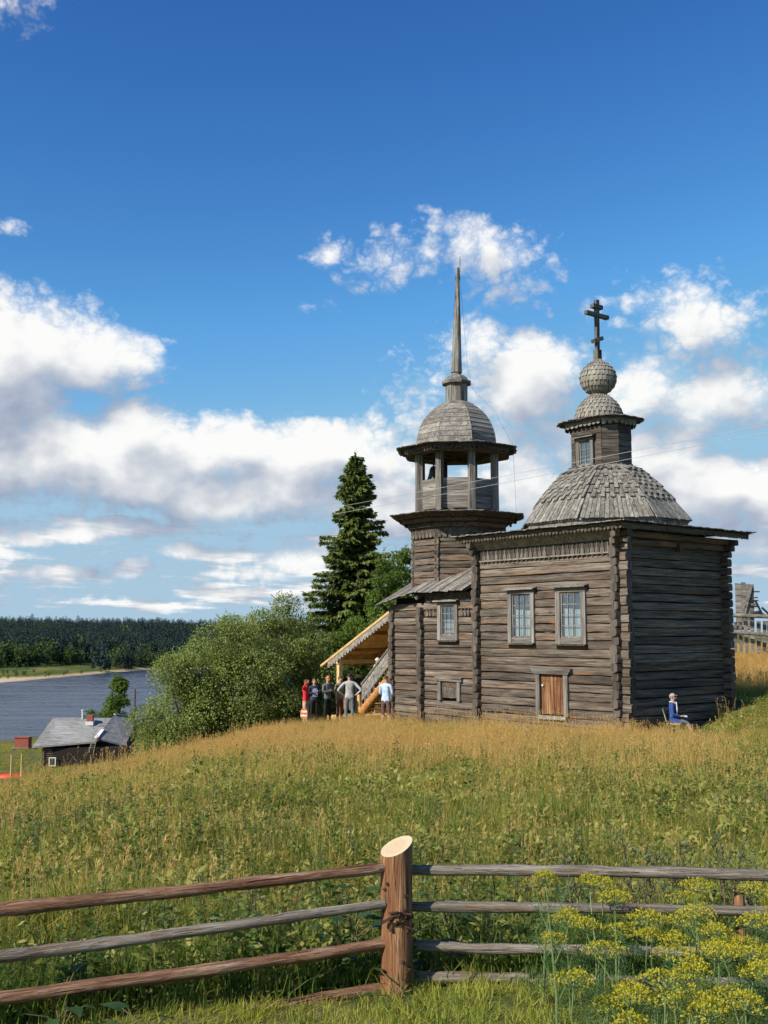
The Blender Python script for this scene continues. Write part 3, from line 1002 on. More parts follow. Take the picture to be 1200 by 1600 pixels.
# entrance room left of the nave
AY1, AYM = 10.97, 9.30
an = MB()
an.box((LX + .06, FY + .10, -3.6), (LX + .11, AY1, 1.30)).box((LX + .112, AY1 - .06, -3.6), (4.6, AY1 - .01, 1.0)).box((4.6, FY + .1, -3.6), (4.65, AY1, 1.0))
annex = an.obj('entrance_wall', M['core'], church)
log_wall(annex, 1, LX, FY + .16, AY1 + .20, -3.36, 17, (WIN_C, HATCH))
for k in range(16):
    z = -3.36 + (k + 1.0) * CO
    log(annex, (-.16 + random.uniform(-.04, .04), AYM, z), (.8, AYM, z), .135)
    log(annex, (-.10 + random.uniform(-.04, .04), AY1, z), (4.5, AY1, z), .138)
window(church, WIN_C[0], WIN_C[1], WIN_C[2], WIN_C[3], LX - .15, .17, 3, 4, curtain=.5)
ht = empty('boarded_hatch', (LX - .15, 0, 0), 0, church)
for i in range(3):
    z0 = HATCH[2] + .02 + i * .19
    MB().box((.04, HATCH[0], z0), (.08, HATCH[1], z0 + .182), 0, .006).obj('hatch_board', M['darkboard'], ht)
MB().box((.035, HATCH[0], HATCH[3] - .07), (.06, HATCH[1], HATCH[3] + .01), 0, .004).obj('hatch_strip', M['orange'], ht)
MB().box((-.05, HATCH[0] - .16, HATCH[2] - .06), (.06, HATCH[0], HATCH[3] + .02), 0, .006).obj('hatch_post', M['casing'], ht)
MB().box((-.05, HATCH[1], HATCH[2] - .06), (.06, HATCH[1] + .16, HATCH[3] + .02), 0, .006).obj('hatch_post', M['casing'], ht)
MB().box((-.08, HATCH[0] - .26, HATCH[3] + .022), (.06, HATCH[1] + .26, HATCH[3] + .17), 0, .01).obj('lintel', M['casing_h'], ht)

# lean-to roof of the entrance room, plank by plank
def aroof(x, y): return 1.46 + .50 * (x + .45) - .19 * max(0.0, y - 9.25)
ar = MB().add([(-.38, 6.62, aroof(-.38, 6.62) - .05), (-.38, 9.25, aroof(-.38, 9.25) - .05), (-.38, 11.3, aroof(-.38, 11.3) - .05), (2.4, 11.3, aroof(2.4, 11.3) - .05), (2.4, 9.25, aroof(2.4, 9.25) - .05), (2.4, 6.62, aroof(2.4, 6.62) - .05), (5.0, 6.62, aroof(-.2, 6.62) - .05), (5.0, 11.3, aroof(-.2, 11.3) - .05), (5.0, 9.25, aroof(-.2, 9.25) - .05)],
              [(0, 1, 4, 5), (1, 2, 3, 4), (5, 4, 8, 6), (4, 3, 7, 8)]).obj('entrance_roof', M['darkboard'], church)
y = 6.64
while y < 11.25:
    w = random.uniform(.15, .20)
    x0 = -.48 + random.uniform(-.05, .04)
    lift = random.choice((0, .018)) + random.uniform(0, .008)
    MB().slab([(x0, y, aroof(x0, y) + lift), (x0, y + w - .012, aroof(x0, y + w) + lift), (2.38, y + w - .012, aroof(2.38, y + w) + lift), (2.38, y, aroof(2.38, y) + lift)], (0, 0, .03)).obj('roof_plank', M['grey'], ar)
    y += w
strip([(-.02, 6.5, 1.10), (-.02, AYM - .2, 1.10)], [(-.02, 6.5, 1.44), (-.02, AYM - .2, 1.44)], 0, (.04, 0, 0), 'eave_board', M['darkboard'], church)
for sgn, ys_ in ((1, (7.15, 6.98, 6.81)), (1, (8.62, 8.79, 8.96))):
    for yy in ys_:
        link('frieze_tooth', TOOTH, annex, (LX - .142, yy, .62), (0, 0, 0)).scale = (1, .8, .8)
MB().beam((-.30, AYM - .05, 1.28), (1.4, AYM - .05, 1.9), .14, .14).obj('rafter', M['log'], church)

# ---- bell tower
TX, TY = 1.90, 9.43
def TV(k, R, z):
    th = RAD(22.5 + 45 * k)
    return Vector((TX - R * math.cos(th), TY - R * math.sin(th), z))


def oct_frustum(mb, prof, mi=0):
    """prof: (R, z) from below to above, eight-sided"""
    vs = [TV(k, R, z) for R, z in prof for k in range(8)]
    return mb.add(vs, [(i * 8 + k, i * 8 + (k + 1) % 8, (i + 1) * 8 + (k + 1) % 8, (i + 1) * 8 + k) for i in range(len(prof) - 1) for k in range(8)] + [tuple(reversed(range(8))), tuple(range((len(prof) - 1) * 8, len(prof) * 8))], mi)


shaft = oct_frustum(MB(), [(1.56, -1.0), (1.56, 4.2)]).obj('tower_shaft', M['core'], church)
for k in (-2, -1, 0, 1):
    for j in range(10):
        z = 1.42 + (j + .5 + (.5 if k % 2 else 0)) * .235
        if z > 3.66: continue
        a, b = TV(k, 1.66, z), TV(k + 1, 1.66, z)
        d = (b - a).normalized() * .13
        log(shaft, a - d, b + d, .128)
# frieze under the flare
TOOTH2 = tooth_mesh(.17, .26, .03)
for k in (-2, -1, 0, 1):
    a, b = TV(k, 1.80, 0), TV(k + 1, 1.80, 0)
    ang = math.atan2(b.y - a.y, b.x - a.x)
    MB().beam(TV(k, 1.78, 3.72) , TV(k + 1, 1.78, 3.72), .05, .40).obj('frieze_board', M['darkboard'], church)
    for i in range(7):
        p = a.lerp(b, (i + .5) / 7)
        link('frieze_tooth', TOOTH2, shaft, (p.x, p.y, 3.46), (0, 0, ang + math.pi / 2))
# flaring eave of the shaft: brown cove boards and a plank edge
cove = oct_frustum(MB(), [(1.74, 3.66), (1.90, 3.96), (2.20, 4.18), (2.56, 4.29)]).obj('flare_cove', M['brown'], church)
for k in (-3, -2, -1, 0, 1, 2):
    for R, z, h in ((1.90, 3.90, .13), (2.14, 4.08, .12)):
        MB().beam(TV(k, R, z), TV(k + 1, R, z), .09, h, (0, 0, 1), 0, .006).obj('cove_board', M['log'] if R < 2 else M['brown'], cove)
fl = oct_frustum(MB(), [(2.58, 4.29), (2.60, 4.32), (1.40, 4.42)]).obj('flare_roof', M['darkboard'], church)
bt = empty('belfry', (0, 0, 0), 0, church)
for k in range(8):
    a, b = TV(k, 2.60, 0), TV(k + 1, 2.60, 0)
    inw = (Vector((TX, TY, 0)) - (a + b) / 2).normalized()
    if k in (6, 7, 0, 1, 2): eave_planks(a, b, inw, 4.32, .95, .17, .07, fl, M['grey'] if k != 2 else M['grey'], True, .025, .05)
    valance(TV(k, 2.36, 0), TV(k + 1, 2.36, 0), 4.31, .16, .15, 'scalloped_valance', M['brown'], church)
# belfry posts, parapets, top plate
for k in range(8):
    p = TV(k, 1.52, 4.46)
    MB().box((-.11, -.11, 0), (.11, .11, 2.30), 0, .006).obj('post', M['casing'], bt, False, p, (0, 0, RAD(22.5 + 45 * k)))
    a, b = TV(k, 1.44, 0), TV(k + 1, 1.44, 0)
    d = (b - a).normalized(); L = (b - a).length
    ang = math.atan2(d.y, d.x)
    for j in range(5):
        MB().beam((.10, 0, 0), (L - .10, 0, 0), .035, .215, (0, 0, 1), 0, .004).obj('parapet_board', M['grey'], bt, False, (a.x, a.y, 4.66 + j * .222), (0, 0, ang))
    MB().beam(TV(k, 1.50, 6.72), TV(k + 1, 1.50, 6.72), .18, .16).obj('top_plate', M['casing_h'], bt)
oct_frustum(MB(), [(1.40, 4.40), (1.40, 4.50)]).obj('floor', M['darkboard'], bt)
oct_frustum(MB(), [(1.60, 6.80), (1.62, 6.84)]).obj('ceiling', M['brown'], bt)
bl = empty('bell', CW(TX, TY) * 0, 0, bt)
bw = Vector((TX, TY, 0)) + Vector((-.93 * math.cos(CH_R), .93 * math.sin(CH_R), 0)) * .95
bl.location = (bw.x, bw.y, 0)
MB().lathe([(.31, 5.66), (.29, 5.71), (.22, 5.84), (.175, 6.02), (.15, 6.16), (.10, 6.24), (.05, 6.27)], 20).obj('bell_body', M['bronze'], bl, True)
MB().tube([(0, 0, 6.24), (0, 0, 6.66)], .03, 8).obj('bell_hanger', M['iron'], bl)
MB().beam((-.9, .25, 6.68), (1.0, -.25, 6.68), .12, .12).obj('bell_beam', M['darkboard'], bl)
# upper eave
ue = oct_frustum(MB(), [(1.60, 6.82), (2.30, 6.80), (2.32, 6.84), (1.45, 6.98)]).obj('belfry_eave', M['darkboard'], church)
for k in range(8):
    a, b = TV(k, 2.30, 0), TV(k + 1, 2.30, 0)
    inw = (Vector((TX, TY, 0)) - (a + b) / 2).normalized()
    if k in (6, 7, 0, 1, 2): eave_planks(a, b, inw, 6.84, .72, .15, .10, ue, M['grey'], True, .025, .10)
    valance(TV(k, 2.08, 0), TV(k + 1, 2.08, 0), 6.82, .20, .16, 'scalloped_valance', M['darkboard'], church)
    MB().slab([TV(k, 2.06, 6.60), TV(k + 1, 2.06, 6.60), TV(k + 1, 1.66, 6.64), TV(k, 1.66, 6.64)], (0, 0, .03)).obj('soffit_board', M['brown'], bt)
# boarded dome: one board after another on each facet in view
DPROF = [(1.56, 6.96), (1.55, 7.18), (1.52, 7.38), (1.47, 7.55), (1.40, 7.73), (1.31, 7.91), (1.19, 8.09), (1.04, 8.26), (.87, 8.41), (.68, 8.55), (.48, 8.68)]
td = oct_frustum(MB(), [(r - .02, z) for r, z in DPROF]).obj('tower_dome', M['grey'], church)
for k in range(8):
    for j in range(len(DPROF) - 1):
        (R0, z0), (R1, z1) = DPROF[j], DPROF[j + 1]
        R0 += .018
        q = [TV(k, R0, z0 + .003), TV(k + 1, R0, z0 + .003), TV(k + 1, R1, z1), TV(k, R1, z1)]
        n = (q[1] - q[0]).cross(q[3] - q[0]).normalized()
        MB().slab(q, -n * .02 if n.z < 0 else n * .02).obj('dome_board', M['grey'], td)
    e = MB().tube([TV(k, r + .025, z) for r, z in DPROF], .018, 5).obj('hip_batten', M['grey'], td)
nk = oct_frustum(MB(), [(.50, 8.62), (.42, 8.72), (.41, 9.36)]).obj('tower_neck', M['grey'], church)
for k in range(8):
    a, b = TV(k, .42, 8.66), TV(k + 1, .42, 8.66)
    for i in (0, 1):
        p, q = a.lerp(b, i * .5 + .02), a.lerp(b, i * .5 + .48)
        MB().slab([p, q, q + Vector((0, 0, .72)), p + Vector((0, 0, .72))], (a + b - Vector((2 * TX, 2 * TY, 17.32))).normalized() * .022).obj('neck_board', M['shingle'], nk)
oct_frustum(MB(), [(.44, 9.36), (.58, 9.40), (.58, 9.50), (.50, 9.52), (.44, 9.62), (.32, 9.72), (.20, 9.78), (.17, 9.90)]).obj('neck_cap', M['grey'], church)
sp = MB()
lean = Vector((.0, 0, 0))
vs = []
for i in range(9):
    t = i / 8
    r = .225 + (.055 - .225) * t
    for k in range(8):
        th = RAD(22.5 + 45 * k)
        vs.append((TX - (r + random.uniform(-.008, .008)) * math.cos(th) + .06 * t, TY - (r + random.uniform(-.008, .008)) * math.sin(th) - .06 * t, 9.86 + 4.12 * t))
sp.add(vs, [(i * 8 + k, i * 8 + (k + 1) % 8, (i + 1) * 8 + (k + 1) % 8, (i + 1) * 8 + k) for i in range(8) for k in range(8)] + [tuple(reversed(range(8))), tuple(range(64, 72))])
spire = sp.obj('spire', M['shingle'], church)
for i in range(26):
    t = i / 26
    r = .225 + (.055 - .225) * t + .008
    z = 9.86 + 4.12 * t
    c = (TX + .06 * t, TY - .06 * t)
    for th in (RAD(-80), RAD(70)):
        if random.random() < .55: continue
        p = Vector((c[0] - r * math.cos(th), c[1] - r * math.sin(th), z))
        MB().beam(p, p + Vector((0, 0, .16)), .035, .02, (math.cos(th), math.sin(th), 0), 0, .006).obj('split_shingle', M['darkboard'], spire)
MB().tube([(TX + .10, TY - .11, 13.5), (TX + .12, TY - .13, 14.42)], .012, 6).obj('lightning_rod', M['iron'], church)
MB().tube([(TX + .14, TY - .10, 13.6), (TX + .22, TY - .22, 11.5), (TX + .30, TY - .34, 9.9), (TX + .36, TY - .50, 9.2), (TX + .75, TY - 1.25, 8.3), (TX + 1.05, TY - 1.9, 6.95), (TX + 1.1, TY - 2.0, 4.3)], .004, 5).obj('earth_wire', M['iron'], church)

# ---- covered porch of fresh pine on the left
porch = empty('porch', (0, 0, 0), 0, church)
PX0, PX1 = .30, 2.55
def proof(y): return .86 - .478 * (y - 11.34)
n = 0
x = PX0 - .02
while x < PX1:
    w = .17
    MB().slab([(x, 11.05, proof(11.05)), (x + w - .008, 11.05, proof(11.05)), (x + w - .008, 15.86, proof(15.86)), (x, 15.86, proof(15.86))], (0, 0, .035)).obj('roof_board', M['fresh'], porch)
    x += w
for y in (11.6, 13.0, 14.4, 15.6):
    MB().beam((PX0 + .05, y, proof(y) - .06), (PX1, y, proof(y) - .06), .09, .10).obj('batten', M['orange'], porch)
for x in (PX0 + .10, PX1 - .15):
    MB().beam((x, 11.1, proof(11.1) - .16), (x, 15.5, proof(15.5) - .16), .12, .14).obj('rafter', M['orange'], porch)
# slanting scalloped edge board, weathered grey
mb = MB()
nv = 24
for i in range(nv):
    y0, y1 = 11.1 + 4.35 * i / nv, 11.1 + 4.35 * (i + 1) / nv
    yc = (y0 + y1) / 2
    def zt(y): return proof(y) - .02
    ol = [(y0, zt(y0)), (y1, zt(y1)), (y1, zt(y1) - .18), (yc + .05, zt(yc) - .27), (yc, zt(yc) - .29), (yc - .05, zt(yc) - .27), (y0, zt(y0) - .18)]
    mb.slab([(PX0 + .0, a, b) for a, b in ol], (-.03, 0, 0))
mb.obj('edge_board', M['grey'], porch)
MB().beam((PX0 - .03, 11.05, proof(11.05) + .02), (PX0 - .03, 15.92, proof(15.92) + .02), .05, .09).obj('barge_board', M['fresh'], porch)
gz = -3.6
for (px_, py_) in ((PX0 + .14, 14.86), (PX1 - .2, 14.86), (PX1 - .2, 12.9)):
    MB().box((-.085, -.085, 0), (.085, .085, proof(py_) - gz - .10), 0, .004).obj('post', M['fresh_z'], porch, False, (px_, py_, gz))
MB().beam((PX0, 14.86, proof(14.86) - .30), (PX1, 14.86, proof(14.86) - .30), .12, .16).obj('tie_beam', M['fresh'], porch)
for i in range(5): MB().beam((PX0 + .3 + i * .45, 15.0, proof(15.0) - .14), (PX0 + .3 + i * .45, 15.55, proof(15.55) - .14), .09, .09).obj('rafter_end', M['fresh'], porch)
# stair: log stringers, treads, boarded sides
def sz(y): return -1.42 - .80 * (y - 11.34)
for x in (PX0 + .12, PX1 - .25):
    MB().tube([(x, 11.0, sz(11.0)), (x, 13.55, sz(13.55))], .17, 12).obj('stringer', M['orange'], porch, True)
for i in range(9):
    y = 11.25 + i * .27
    MB().box((PX0 + .12, y, sz(y) + .10), (PX1 - .25, y + .27, sz(y) + .15), 0, .004).obj('tread', M['fresh'], porch)
for j in range(3):
    MB().slab([(PX0 + .02, 11.05, sz(11.05) + .43 + j * .20), (PX0 + .02, 13.25, sz(13.25) + .43 + j * .20 - .06), (PX0 + .02, 13.25, sz(13.25) + .62 + j * .20 - .06), (PX0 + .02, 11.05, sz(11.05) + .62 + j * .20)], (.035, 0, 0)).obj('side_board', M['grey'], porch)
MB().beam((PX0 + .03, 11.05, sz(11.05) + 1.06), (PX0 + .03, 13.25, sz(13.25) + 1.0), .09, .06).obj('handrail', M['grey'], porch)
MB().box((-.075, -.075, 0), (.075, .075, 1.25), 0, .004).obj('newel_post', M['fresh_z'], porch, False, (PX0 + .06, 13.42, gz))
MB().box((-.075, -.075, 0), (.075, .075, 1.25), 0, .004).obj('newel_post', M['fresh_z'], porch, False, (PX1 - .3, 13.42, gz))
MB().box((PX0 - .2, 13.5, -3.5), (PX1, 15.2, -3.22)).obj('landing', M['fresh'], porch)

# ------------------------------------------------------------------ vegetation materials
M['blade'] = leafy('grass_blade', [(.21, .235, .03), (.30, .31, .048), (.39, .36, .07), (.46, .39, .10)], .5, .6, tip=(.52, .44, .15), patch=(.47, .39, .10))
M['blade_fresh'] = leafy('fresh_grass_blade', [(.25, .29, .038), (.36, .37, .055), (.45, .43, .09)], .45, .55, tip=(.33, .33, .10))
M['lush'] = leafy('lush_grass_blade', [(.07, .125, .022), (.11, .175, .032), (.18, .235, .05)], .42, .5)  # lush green, with the shade along the fence put into its colour
M['straw'] = leafy('dry_grass', [(.58, .35, .11), (.66, .42, .15), (.72, .50, .21)], .45, .7)
M['weed'] = leafy('weed_leaf', [(.06, .10, .022), (.10, .155, .032), (.16, .21, .05)], .42, .5)
M['weed_grey'] = leafy('grey_weed_leaf', [(.12, .15, .06), (.17, .20, .08), (.24, .26, .12)], .3, .6)
M['herb'] = leafy('herb_leaf', [(.16, .195, .034), (.25, .27, .055), (.34, .33, .08), (.42, .37, .12)], .45, .55)
M['stem'] = leafy('weed_stem', [(.10, .10, .04), (.16, .12, .06)], .1, .7)
M['burdock'] = leafy('burdock_leaf', [(.035, .075, .02), (.05, .10, .028)], .3, .5)
M['dill'] = leafy('dill_leaf', [(.055, .11, .035), (.08, .15, .045), (.11, .18, .06)], .3, .55)
M['dillstem'] = plain('dill_stem', (.15, .21, .08), .5, .2)
M['yellow'] = leafy('dill_flower', [(.42, .36, .025), (.52, .44, .035), (.32, .35, .05)], .35, .6)
M['willow'] = leafy('willow_leaf', [(.13, .18, .045), (.20, .25, .065), (.28, .32, .095), (.36, .38, .14)], .48, .5, attr='pos')
M['alder'] = leafy('alder_leaf', [(.08, .14, .024), (.125, .19, .035), (.19, .245, .05)], .48, .5, attr='pos')
M['spruce'] = leafy('spruce_needle', [(.075, .105, .022), (.12, .16, .034), (.20, .235, .055)], .32, .6, attr='pos')
M['bark'] = wood('bark', (.03, .024, .018), (.09, .07, .052), (.17, .14, .11), None, axis=2, bump=.8)
M['far_spruce'] = leafy('far_spruce', [(.017, .035, .036), (.025, .047, .044), (.036, .060, .046)], .1, .8)  # cloud shade and blue haze are put into this needle colour
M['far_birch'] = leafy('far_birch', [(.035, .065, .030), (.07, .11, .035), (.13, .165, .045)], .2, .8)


# ------------------------------------------------------------------ rail fence in front
M['peeled'] = wood('peeled_pine_post', (.09, .036, .016), (.255, .115, .052), (.47, .27, .14), (.52, .34, .19), .2, rough=.7, axis=2, bump=.9, spread=.0, across=3.0, along=3.5)
M['rail_red'] = wood('reddish_rail', (.065, .027, .015), (.235, .112, .062), (.48, .32, .205), (.46, .38, .29), .35, rough=.8, bump=1.0, spread=.1, across=4.0, along=4.5)
M['rail_grey'] = wood('grey_rail', (.075, .058, .045), (.20, .168, .135), (.40, .36, .30), (.19, .095, .05), .35, rough=.85, bump=1.0, spread=.1, across=4.0, along=4.0)
M['sawn'] = wood('sawn_pine_face', (.46, .33, .18), (.56, .44, .27), (.62, .52, .36), None, rough=.7, grain=.5, bump=.1, spread=0)
M['bark_scrap'] = plain('bark_scrap', (.06, .03, .018), .9, .4, 30, bump=.5)
fence = empty('rail_fence', (.07, 6.2, H(.07, 6.2)))
tag(fence, 'pole rail fence across the grass in front, with a thick freshly sawn post', 'fence')


def wpart(mb, name, mats, smooth=False, parent=None):
    """part of the fence given in world coordinates"""
    o = mb.obj(name, mats, parent, smooth)
    o.location = -Vector(parent.location)
    return o


def rail(p0, p1, r0, r1, mat, bend=.02, name='rail'):
    p0, p1 = Vector(p0), Vector(p1)
    d = p1 - p0; L = d.length
    pts, rr = [], []
    n = 34
    ph = random.uniform(0, 6)
    wob = [random.uniform(-.0035, .0035) for _ in range(40)]
    for i in range(n + 1):
        t = i / n
        pts.append((L * t, bend * math.sin(t * 3 + ph) + wob[i // 3], bend * .6 * math.sin(t * 4 + ph * 2) + wob[i // 4 + 12]))
        rr.append((r0 + (r1 - r0) * t) * random.choice((1, 1, 1, .94, 1.06, 1.12)))
    o = MB().tube(pts, rr, 14, 0, True, 1, jit=.06).obj(name, [mat, M['sawn']], fence, True, p0 - fence.location)
    o.rotation_euler = d.to_track_quat('X', 'Z').to_euler()
    return o


# thick post, sawn at a slant; lit from the left
pr = .088
pv, pf, pm = [], [], []
NP = 24
hs = [-.3, 0.0, .12, .30, .48, .64, None]
top_l, top_r = -1.195 - fence.location.z, -1.125 - fence.location.z
for j, h in enumerate(hs):
    for k in range(NP):
        th = 2 * math.pi * k / NP
        r = pr * (1.12 if j < 2 else 1.0) * (1 + .02 * math.sin(3 * th + j))
        x, y = r * math.cos(th), r * math.sin(th)
        z = h if h is not None else (top_l + top_r) / 2 + x / pr * (top_r - top_l) / 2 + y * .34 - .012
        pv.append((x, y, z))
for j in range(len(hs) - 1):
    for k in range(NP): pf.append((j * NP + k, j * NP + (k + 1) % NP, (j + 1) * NP + (k + 1) % NP, (j + 1) * NP + k))
mb = MB().add(pv, pf, 0)
mb.f.append(tuple((len(hs) - 1) * NP + k for k in range(NP))); mb.m.append(1)
rm, rk, rp = new_mat('sawn_post_top')
rtc = rk.n('ShaderNodeTexCoord')
rx = rk.n('ShaderNodeSeparateXYZ'); rk.link(rtc.outputs['Object'], rx.inputs[0])
wob_ = rk.noise(rtc.outputs['Object'], 14.0, 3, .5)
rr_ = rk.math('SQRT', rk.math('ADD', rk.math('POWER', rk.math('ADD', rx.outputs[0], .012), 2.0), rk.math('POWER', rx.outputs[1], 2.0)))
ring_ = rk.math('SINE', rk.math('MULTIPLY', rk.math('MULTIPLY_ADD', wob_, .012, rr_), 620.0))
rc = rk.ramp(rk.math('MULTIPLY_ADD', ring_, .5, .5), [(0, (.44, .31, .17)), (1, (.58, .46, .29))])
rc = rk.mix(rk.smooth(rr_, .045, .088, 0, .45), rc, (.60, .50, .35))
rc = rk.mix(rk.smooth(rk.noise(rtc.outputs['Object'], 40.0, 4, .6), .58, .75, 0, .5), rc, (.30, .19, .10))
rk.link(rc, rp.inputs['Base Color']); rp.inputs['Roughness'].default_value = .8
post = mb.obj('post', [M['peeled'], rm], fence, True)
tag(post, 'thick reddish peeled post with a pale slanting sawn top')
mb = MB()
for i in range(26):
    th = random.uniform(math.pi * 1.05, math.pi * 1.95); z = .40 + random.uniform(-.05, .06)
    p = Vector((math.cos(th) * pr, math.sin(th) * pr, z)); q = p + Vector((random.uniform(-.06, .06), random.uniform(-.03, 0), random.uniform(-.03, .03)))
    mb.beam(p, q, random.uniform(.006, .02), random.uniform(.004, .012), (0, 0, 1), 0, .004)
tag(mb.obj('bark_scrap', M['bark_scrap'], post), kind='stuff')
knots = MB()
for i in range(7):
    th = math.pi * 1.5 + random.uniform(-.9, .9); z = random.uniform(.1, .72)
    knots.lathe([(.014, -.004), (.010, .004), (.003, .007)], 8, (math.cos(th) * pr, math.sin(th) * pr * 1.01, z))
tag(knots.obj('knot', M['bark_scrap'], post), kind='stuff')

# left bay comes towards the camera, right bay runs across
PL = (at(0, 1500, 5.55).x, 5.55)                      # where the left bay leaves the picture
for (py, z1, r0, r1, mt) in ((1421, -1.274, .033, .029, 'rail_red'), (1494, -1.473, .033, .025, 'rail_grey'), (1559, -1.678, .035, .029, 'rail_red'), (1648, -1.925, .042, .034, 'rail_red')):
    b0 = Vector((.0, 6.16, z1)); a0 = Vector((PL[0], PL[1], at(0, py, 5.55).z))
    rail(b0 + (a0 - b0) * 1.5, b0, r0 * 1.05, r1, M[mt], .014)
for (z0, z1, x1, r0, r1, mt) in ((-1.313, -1.300, 3.1, .028, .033, 'rail_grey'), (-1.512, -1.494, 3.1, .029, .026, 'rail_grey'), (-1.725, -1.70, 3.1, .028, .026, 'rail_grey'), (-1.885, -1.86, 3.1, .030, .028, 'rail_grey')):
    rail((.12, 6.27, z0), (x1, 6.02, z1), r0, r1, M[mt], .012)
p2 = MB()
for j, (h, r) in enumerate(((0, .05), (.3, .048), (.62, .045))): pass
o = MB().tube([(1.96, 6.20, H(1.96, 6.2) - .2), (1.96, 6.20, -1.395)], [.040, .026], 12, 0, True, 1).obj('post', [M['peeled'], M['fresh_z']], fence, True)
o.location = -Vector(fence.location)


# ------------------------------------------------------------------ leaf and blade geometry
def blades(n, rad, h0, h1, w, lean, seg=3, base=None, curl=1.0, r=rng):
    """n grass blades as vertex, quad and height arrays"""
    V, Q, Ht = [], [], []
    for i in range(n):
        a, rr = r.uniform(0, 2 * math.pi), rad * math.sqrt(r.uniform())
        p = np.array([rr * math.cos(a), rr * math.sin(a), -.02])
        hh = r.uniform(h0, h1); la = r.uniform(0, 2 * math.pi); ln = abs(r.normal(0, lean)) * hh
        d = np.array([math.cos(la), math.sin(la), 0]); sa = r.uniform(0, 2 * math.pi)
        s = np.array([math.cos(sa), math.sin(sa), 0]) * w * r.uniform(.7, 1.3) / 2
        b = len(V)
        for j in range(seg + 1):
            t = j / seg
            c = p + d * ln * t ** (1 + curl) + np.array([0, 0, hh * (t - .18 * (ln / hh) * t * t)])
            ww = (1 - t ** 1.6) * .95 + .05
            V += [c - s * ww, c + s * ww]; Ht += [t, t]
        for j in range(seg): Q.append([b + 2 * j, b + 2 * j + 1, b + 2 * j + 3, b + 2 * j + 2])
    return V, Q, Ht


def leaf_quads(P, D, L, W, r=rng, face=None):
    """diamond leaves at points P along directions D"""
    P = np.asarray(P, float); D = np.asarray(D, float)
    D = D / (np.linalg.norm(D, axis=1, keepdims=True) + 1e-9)
    R = r.normal(size=P.shape) if face is None else np.asarray(face) + r.normal(0, .45, P.shape)
    S_ = np.cross(D, R); S_ /= (np.linalg.norm(S_, axis=1, keepdims=True) + 1e-9)
    L = np.asarray(L).reshape(-1, 1) * np.ones((len(P), 1)); W = np.asarray(W).reshape(-1, 1) * np.ones((len(P), 1))
    V = np.stack([P, P + D * L * .45 + S_ * W / 2, P + D * L, P + D * L * .45 - S_ * W / 2], 1).reshape(-1, 3)
    Q = np.arange(len(V)).reshape(-1, 4)
    return V, Q


def join(parts):
    """parts: list of (V, Q, material index[, heights])"""
    Vs, Qs, Ms, Hs, b = [], [], [], [], 0
    for p in parts:
        V, Q, mi = np.asarray(p[0], float).reshape(-1, 3), np.asarray(p[1], int).reshape(-1, 4), p[2]
        Vs.append(V); Qs.append(Q + b); Ms.append(np.full(len(Q), mi)); Hs.append(np.asarray(p[3]) if len(p) > 3 else np.zeros(len(V))); b += len(V)
    return np.concatenate(Vs), np.concatenate(Qs), np.concatenate(Ms), np.concatenate(Hs)


def stalks(n, rad, h0, h1, w, head, lean=.12, r=rng, fw=.005, fl=.035, nf=9):
    """thin dry stalks with a loose panicle on top"""
    V, Q, Ht = blades(n, rad, h0, h1, w, lean, 3, r=r)
    V = [np.asarray(v) for v in V]
    out = [(V, Q, 1, Ht)]
    P, D = [], []
    for i in range(n):
        tip = (V[i * 8 + 6] + V[i * 8 + 7]) / 2; low = (V[i * 8 + 4] + V[i * 8 + 5]) / 2
        ax = tip - low; ax /= np.linalg.norm(ax)
        for j in range(nf):
            t = r.uniform(0, 1)
            P.append(tip - ax * head * t); D.append(ax + r.normal(0, .55, 3) * (.4 + .6 * t))
    v, q = leaf_quads(P, D, r.uniform(.6, 1.3, len(P)) * fl, fw, r)
    out.append((v, q, 1))
    return out


def tuft_mesh(name, parts, mats):
    V, Q, mi, Ht = join(parts)
    return np_mesh(name, V, Q, mats, False, mi, {'h': Ht})


def weed_mesh(name, h, n_leaf, L, W, spread, mats, seed, branch=0):
    r = np.random.default_rng(seed)
    parts = []
    ax = np.array([r.normal(0, .08), r.normal(0, .08), 1.0])
    st = [ax * h * t + np.array([.02 * math.sin(5 * t), .02 * math.cos(4 * t), 0]) for t in np.linspace(0, 1, 5)]
    for s in ((1, 0, 0), (0, 1, 0)):
        s = np.array(s) * .005
        V = []; Q = []
        for j, p in enumerate(st): V += [p - s * (1.3 - j / 5), p + s * (1.3 - j / 5)]
        for j in range(4): Q.append([2 * j, 2 * j + 1, 2 * j + 3, 2 * j + 2])
        parts.append((V, Q, 1))
    P, D, LL = [], [], []
    for i in range(n_leaf):
        t = r.uniform(.12, 1.0); a = i * 2.4 + r.uniform(-.4, .4)
        out = np.array([math.cos(a), math.sin(a), r.uniform(-.2, .6)])
        base = ax * h * t + out * spread * r.uniform(0, .5) * (1 - t * .5)
        P.append(base); D.append(out); LL.append(L * r.uniform(.5, 1.1) * (1.15 - .6 * t))
    LL = np.array(LL)
    v, q = leaf_quads(P, D, LL, LL * W, r, face=np.array([-.3, -.3, .8]) * np.ones((len(P), 1)))
    parts.append((v, q, 0))
    V, Q, mi, Ht = join(parts)
    return np_mesh(name, V, Q, mats, False, mi, {'h': Ht})


